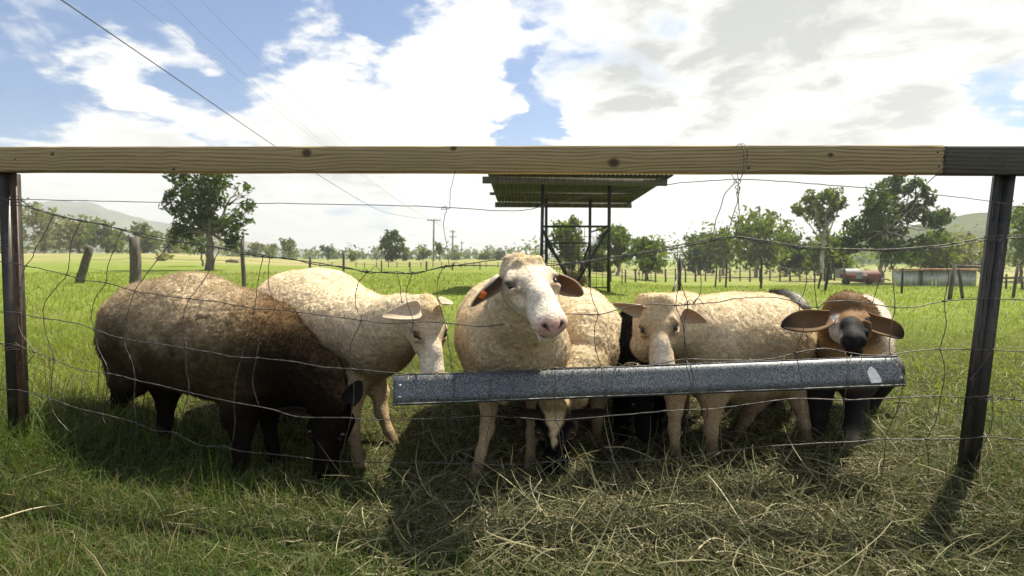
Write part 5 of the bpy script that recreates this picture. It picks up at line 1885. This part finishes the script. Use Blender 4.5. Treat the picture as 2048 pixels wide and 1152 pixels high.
def post_goat(A, V, N, col, wool, hl, hw, blob):
    n = vnoise(V + 2.2, 14) * .6 + vnoise(V, 40) * .4
    # black muzzle, pale stripe down the viewer's left of the face
    mz = hw * sst(hl[:, 1] + .25 * (n - .5), .44, .60)
    col = col * (1 - mz[:, None]) + np.array([0.006, 0.006, 0.006]) * mz[:, None]
    st = hw * sst(hl[:, 0] + .05 * (n - .5), .075, .12) * sst(hl[:, 1], .24, .36) * sst(hl[:, 1] + .3 * (n - .5), 1.0, .84)
    col = col * (1 - .9 * st[:, None]) + np.array([0.60, 0.56, 0.50]) * .9 * st[:, None]
    mid = hw * np.exp(-(hl[:, 0] / .05) ** 2) * sst(hl[:, 1], .45, .12) * .6
    col = col * (1 - mid[:, None]) + np.array([0.07, 0.035, 0.015]) * mid[:, None]
    # white saddle on the far flank, black chest
    b = sst(V[:, 0], 1.50, 1.66) * sst(V[:, 2], .22, .40) * (1 - hw) * .85
    col = col * (1 - b[:, None]) + np.array([.66, .60, .52]) * b[:, None]
    ch = sst(V[:, 2], .52, .40) * sst(V[:, 0], 1.40, 1.28) * (1 - hw)
    col = col * (1 - .9 * ch[:, None]) + np.array([.016, .012, .010]) * .9 * ch[:, None]
    return col * (0.8 + .4 * n)[:, None], wool


A = Animal(0.006)
A.chain([(1722, 650, 3.10, 54), (1716, 660, 2.85, 60), (1706, 690, 2.58, 66), (1695, 715, 2.46, 62)], 0.06, 'body')
A.chain([(1724, 632, 2.9, 44)], 0.05, 'body')
A.chain([(1705, 680, 2.50, 60), (1700, 640, 2.40, 50), (1696, 622, 2.33, 44)], 0.05, 'neck')
A.leg([(1640, 750, 2.52, 38), (1640, 800, 2.50, 26), (1640, 835, 2.48, 19), (1634, 870, 2.46, 15), (1634, 884, 2.45, 14)])
A.leg([(1712, 770, 2.46, 40), (1712, 800, 2.42, 26), (1704, 848, 2.37, 21), (1704, 882, 2.34, 14)])
A.leg([(1704, 880, 2.34, 13), (1696, 905, 2.32, 13), (1694, 922, 2.31, 15)], 'shank')
A.leg([(1760, 740, 2.95, 42), (1742, 800, 2.95, 20), (1736, 838, 2.9, 13), (1733, 850, 2.88, 14)])
A.leg([(1715, 740, 3.0, 42), (1712, 800, 3.0, 18), (1712, 826, 2.95, 12), (1712, 836, 2.95, 12)])
A.head(at(1694, 612, 2.34), (-0.44, -0.87, -0.22), (-0.24, -0.20, 0.95), 0.30, 1.25, goat=True)
A.cone(A.g((-.08, .05, -.02)), A.g((.10, .05, -.02)), .12 * .28, .12 * .28, .03, 'topknot')
A.build('goat', 'tan goat with black muzzle and wide drooping ears behind the trough\'s right end', 'goat', PG, {'topknot': .8, 'body': .25, 'neck': .3}, post_goat, strands=20000, slen=0.009, seed=9, fuzz=14000, lump=.4)
A.ear(at(1662, 634, 2.24), at(1562, 668, 2.18), 0.086, (0.10, -0.85, 0.35), 0.34, (.20, .110, .048), (.15, .085, .038), bend=(0, 0, .12), fullness=.80, tipc=(.03, .02, .014))
A.ear(at(1726, 634, 2.24), at(1792, 698, 2.18), 0.088, (0.0, -0.85, 0.35), 0.34, (.21, .118, .050), (.16, .09, .04), bend=(0.16, 0, .26), fullness=.80, tipc=(.03, .02, .014))


# ------------------------------------------------------------------ grass, hay, litter
def ribbons(P, wid, side, col):
    """P (n,k,3) centre lines, wid (n,k) half widths, side (n,3), col (n,3)"""
    n, k = P.shape[:2]
    A_ = P - side[:, None, :] * wid[..., None]
    B_ = P + side[:, None, :] * wid[..., None]
    V = np.stack([A_, B_], 2).reshape(-1, 3)
    i = (np.arange(n) * k * 2)[:, None, None]
    j = (np.arange(k - 1) * 2)[None, :, None]
    Q = (i + j + np.array([0, 1, 3, 2])[None, None, :]).reshape(-1, 4)
    return V, Q, np.repeat(col, k * 2, 0)


def scatter_ground(n, y0, y1, rng, spread=0.98, pad=0.5):
    Y = np.exp(rng.uniform(math.log(y0), math.log(y1), n))
    X = rng.uniform(-1, 1, n) * (spread * Y + pad)
    return X, Y


def worn(X, Y):
    """trampled, hay littered patch under the trough and beyond it"""
    a = np.exp(-((X - 0.65) / 1.0) ** 2 - ((Y - 2.55) / 0.75) ** 2)
    b = np.exp(-((X - 0.45) / 0.7) ** 2 - ((Y - 1.75) / 0.45) ** 2) * .6
    return np.clip(a + b, 0, 1)


def make_grass(name, label, n, y0, y1, h, wmin, rng, straw=0.2, k=4, spread=.98, pad=.5, gcol=((0.024, 0.054, 0.008), (0.115, 0.165, 0.028)), even=0.0):
    X, Y = scatter_ground(n, y0, y1, rng, spread, pad)
    PN = np.stack([X, Y, X * 0 + .2], -1)
    cl = vnoise(PN, 5.2) * .5 + vnoise(PN, 1.3) * .5
    cl = cl * (1 - even) + .55 * even
    wn = worn(X, Y)
    keep = rng.random(n) > wn * .62
    X, Y, cl, wn = X[keep], Y[keep], cl[keep], wn[keep]
    n = len(X)
    Z = gz(X, Y)
    H = h * (0.35 + 1.0 * rng.random(n) ** 1.4) * (0.45 + 1.1 * cl) * (1 - .55 * wn)
    H *= 1 - .35 * np.exp(-((Y - 2.3) / .35) ** 2) * (X > -1.4)
    H *= 1 + .5 * sst(-X, 1.45, 1.9) * sst(Y, 1.7, 2.1)
    W_ = np.maximum(wmin, 0.0006 * Y) * (0.6 + .8 * rng.random(n))
    az = rng.uniform(0, 2 * math.pi, n) + (vnoise(np.stack([X, Y, X * 0 + .7], -1), 2.2) - .5) * 4
    lean = np.clip(rng.normal(.75, .45, n) + .5 * (1 - cl) , 0.02, 1.75)
    d = np.stack([np.cos(az), np.sin(az), np.zeros(n)], 1)
    side = np.stack([-np.sin(az), np.cos(az), np.zeros(n)], 1)
    tw = rng.normal(size=(n, 3)) * .35
    side = side + tw
    side /= np.linalg.norm(side, axis=1)[:, None]
    P = np.zeros((n, k, 3))
    s = np.linspace(0, 1, k)
    base = np.stack([X, Y, Z - .004], 1)
    ang0 = lean * .35
    pos = base.copy()
    P[:, 0] = pos
    for i in range(1, k):
        a = ang0 + lean * 1.25 * (s[i] ** 1.1)
        st = (H * 1.35 / (k - 1))[:, None]
        pos = pos + (d * np.sin(a)[:, None] + np.array([0, 0, 1.0]) * np.cos(a)[:, None]) * st
        pos[:, 2] = np.maximum(pos[:, 2], Z + .003)
        P[:, i] = pos
    wid = W_[:, None] * np.array([1.0, .95, .65, .06] if k == 4 else [1.0, .75, .06])[None, :]
    f = rng.random(n)
    dryness = np.clip(straw + .75 * wn + .55 * (vnoise(np.stack([X, Y, X * 0 + .4], -1), 1.9) - .5), 0.02, .95)
    isdry = rng.random(n) < dryness
    g1, g2 = np.array(gcol[0]), np.array(gcol[1])
    s1, s2 = np.array([0.095, 0.080, 0.034]), np.array([0.25, 0.215, 0.115])
    t = np.clip(f * .75 + .45 * (cl - .3), 0, 1)[:, None]
    col = np.where(isdry[:, None], s1 * (1 - f[:, None]) + s2 * f[:, None], g1 * (1 - t) + g2 * t)
    V, Q, C = ribbons(P, wid, side, col)
    me = np_mesh(name, V, [Q], C)
    tag(link(name, me, M['blade']), label, None, None, 'stuff')


make_grass('grass', 'short tangled green and straw grass under the fence', 145000, 1.05, 2.75, 0.062, 0.0010, np.random.default_rng(31), .13, 4, 1.0, .95)
make_grass('long_grass', 'longer loose grass blades standing out of the near turf', 5000, 1.12, 3.0, 0.12, 0.0012, np.random.default_rng(36), .08)
make_grass('meadow_grass', 'bright green pasture grass beyond the sheep', 180000, 2.35, 30, 0.060, 0.0011, np.random.default_rng(32), .07, 3, 1.0, 1.2, ((0.135, 0.190, 0.020), (0.235, 0.275, 0.040)), 0.7)


def make_hay(name, label, n, cx_, cy_, sx, sy, pile, rng, lmin, lmax, wmin, wmax, pale=1.0, mat='hay', loft=.02):
    X = cx_ + rng.normal(size=n) * sx
    Y = cy_ + rng.normal(size=n) * sy
    ok = (Y > .95)
    X, Y = X[ok], Y[ok]
    n = len(X)
    dn_ = np.exp(-((X - cx_) / (1.5 * sx)) ** 2 - ((Y - cy_) / (1.5 * sy)) ** 2)
    Z = gz(X, Y) + rng.random(n) * (pile * dn_ + loft)
    L = rng.uniform(lmin, lmax, n) * (0.5 + rng.random(n))
    az = rng.uniform(0, 2 * math.pi, n)
    k = 7
    P = np.zeros((n, k, 3))
    pos = np.stack([X, Y, Z], 1)
    bend = rng.normal(size=n) * 1.5
    el = rng.normal(.10, .32, n)
    del_ = rng.normal(-.35, .6, n)
    kink = rng.integers(1, k, n)
    kk = rng.normal(size=n) * .6
    for i in range(k):
        P[:, i] = pos
        a = az + bend * (i / k) + np.where(i >= kink, kk, 0)
        e = el + del_ * i / k
        st = (L / (k - 1))[:, None]
        pos = pos + np.stack([np.cos(a) * np.cos(e), np.sin(a) * np.cos(e), np.sin(e)], 1) * st
        gzz = gz(pos[:, 0], pos[:, 1]) + .004
        pos[:, 2] = np.maximum(pos[:, 2], gzz)
    side = np.cross(P[:, 3] - P[:, 0], rng.normal(size=(n, 3)) * .5 + np.array([0, 0, 1.0]))
    side /= np.linalg.norm(side, axis=1)[:, None] + 1e-9
    wid = rng.uniform(wmin, wmax, n)[:, None] * np.array([.7, 1, 1, 1, .95, .8, .4])[None, :]
    f = rng.random(n)[:, None]
    pal = np.array([(0.075, 0.072, 0.030), (0.150, 0.140, 0.068), (0.33, 0.305, 0.18), (0.075, 0.100, 0.034)])
    i = rng.choice(4, n, p=[.30, .34, .18, .18])
    col = pal[i] * (0.75 + .5 * f) * pale
    V, Q, C = ribbons(P, wid, side, col)
    me = np_mesh(name, V, [Q], C)
    tag(link(name, me, M[mat]), label, None, None, 'stuff')


make_hay('hay', 'loose pile of scattered hay in the foreground under the trough', 6000, 0.42, 1.68, 0.50, 0.30, 0.07, np.random.default_rng(41), .10, .26, .0008, .0019)
make_hay('chopped_hay', 'flattened mat of broken hay bits under the loose pile', 15000, 0.42, 1.72, 0.52, 0.32, 0.035, np.random.default_rng(44), .015, .06, .0007, .0024, .85, loft=.03)
make_hay('hay_litter', 'thin hay and straw litter trampled behind the trough', 8000, 0.85, 2.55, 0.85, 0.50, 0.03, np.random.default_rng(42), .06, .16, .0008, .0018)
make_hay('dead_grass', 'dry grass stems scattered through the near turf', 2600, 0.3, 1.9, 1.2, 0.5, 0.01, np.random.default_rng(43), .06, .18, .0006, .0013, .95)


def stalk(label, pts, r0, r1, mat='hay', col=(0.62, 0.55, 0.36)):
    P = smooth_poly([np.array([x, y, float(gz(x, y)) + h]) for (x, y, h) in pts], 6)
    mb = MB().tube(P, np.linspace(r0, r1, len(P)), 6)
    b_ = P[0]
    o = link('straw_stalk', mb.mesh('straw_stalk', True, b_, col), M[mat], None, Vector(b_.tolist()))
    tag(o, label, 'straw', 'single pale straw stalks on the grass')


def gp(px, py, h=0.03):
    """pixel -> point on the turf"""
    d = cam_dir(px, py)
    tt = (CAM_H + .0) / -d[2]
    return (d[0] * tt, d[1] * tt, h)


stalk('long pale straw stalk lying in the lower left corner of the grass', [gp(-20, 1082, .05), gp(60, 1058, .06), gp(130, 1034, .05)], .0028, .0016)
stalk('long pale straw curved beside the black blazed head', [gp(1208, 905, .09), gp(1255, 910, .10), gp(1320, 922, .07)], .0022, .0014)
stalk('long thin straw slanting down the hay towards the right', [gp(1405, 975, .12), gp(1440, 1030, .12), gp(1500, 1085, .05)], .0022, .0013)
stalk('pale bent straw at the bottom of the hay pile', [gp(1370, 1150, .05), gp(1420, 1118, .08), gp(1465, 1112, .06)], .0024, .0014)
stalk('light straw stalk lying under the brown ram', [gp(355, 822, .05), gp(375, 820, .05), gp(412, 818, .05)], .0025, .0016)

# wisps of hay caught on the rim of the trough
rng = np.random.default_rng(61)
n = 70
tt = np.clip(np.concatenate([rng.normal(.12, .06, 22), rng.normal(.41, .05, 30), rng.random(18)]), .01, .99)
P = np.zeros((n, 6, 3))
pos = TL0[None, :] * (1 - tt[:, None]) + TR0[None, :] * tt[:, None] + np.stack([rng.normal(0, .01, n), rng.normal(.012, .012, n), np.abs(rng.normal(.004, .004, n))], 1)
az, el = rng.uniform(0, 2 * math.pi, n), rng.normal(.35, .3, n)
ln = rng.uniform(.03, .085, n)
for i in range(6):
    P[:, i] = pos
    e = el - 1.1 * i / 5
    pos = pos + np.stack([np.cos(az) * np.cos(e), np.sin(az) * np.cos(e) * .6 - .25, np.sin(e)], 1) * (ln / 5)[:, None]
    az = az + rng.normal(0, .35, n)
sd = np.cross(P[:, 2] - P[:, 0], rng.normal(size=(n, 3)))
sd /= np.linalg.norm(sd, axis=1)[:, None]
V, Q, C = ribbons(P, np.full((n, 6), .0011), sd, np.array([.42, .37, .22]) * (.6 + .7 * rng.random(n))[:, None])
tag(link('hay_wisps', np_mesh('hay_wisps', V, [Q], C), M['hay']), 'loose hay wisps caught on the rim of the feed trough', None, None, 'stuff')

# hay in the feeder rack
rng = np.random.default_rng(51)
n = 1500
tt = rng.random(n)
P0 = cbf[None, :] * (1 - tt[:, None]) + cbb[None, :] * tt[:, None] + np.stack([rng.normal(0, .13, n), rng.normal(0, .05, n), .06 + np.abs(rng.normal(0, .13, n))], 1)
dd = rng.normal(size=(n, 3)) * np.array([1, 1, .5])
dd /= np.linalg.norm(dd, axis=1)[:, None]
P = np.stack([P0 - dd * .10, P0 + rng.normal(size=(n, 3)) * .02, P0 + dd * .10], 1)
sd = np.cross(dd, rng.normal(size=(n, 3)))
sd /= np.linalg.norm(sd, axis=1)[:, None]
V, Q, C = ribbons(P, np.full((n, 3), .006), sd, np.array([.34, .26, .13]) * (.6 + .8 * rng.random(n))[:, None])
tag(link('rack_hay', np_mesh('rack_hay', V, [Q], C), M['hay']), 'hay heaped in the bottom of the feeder rack', None, None, 'stuff')
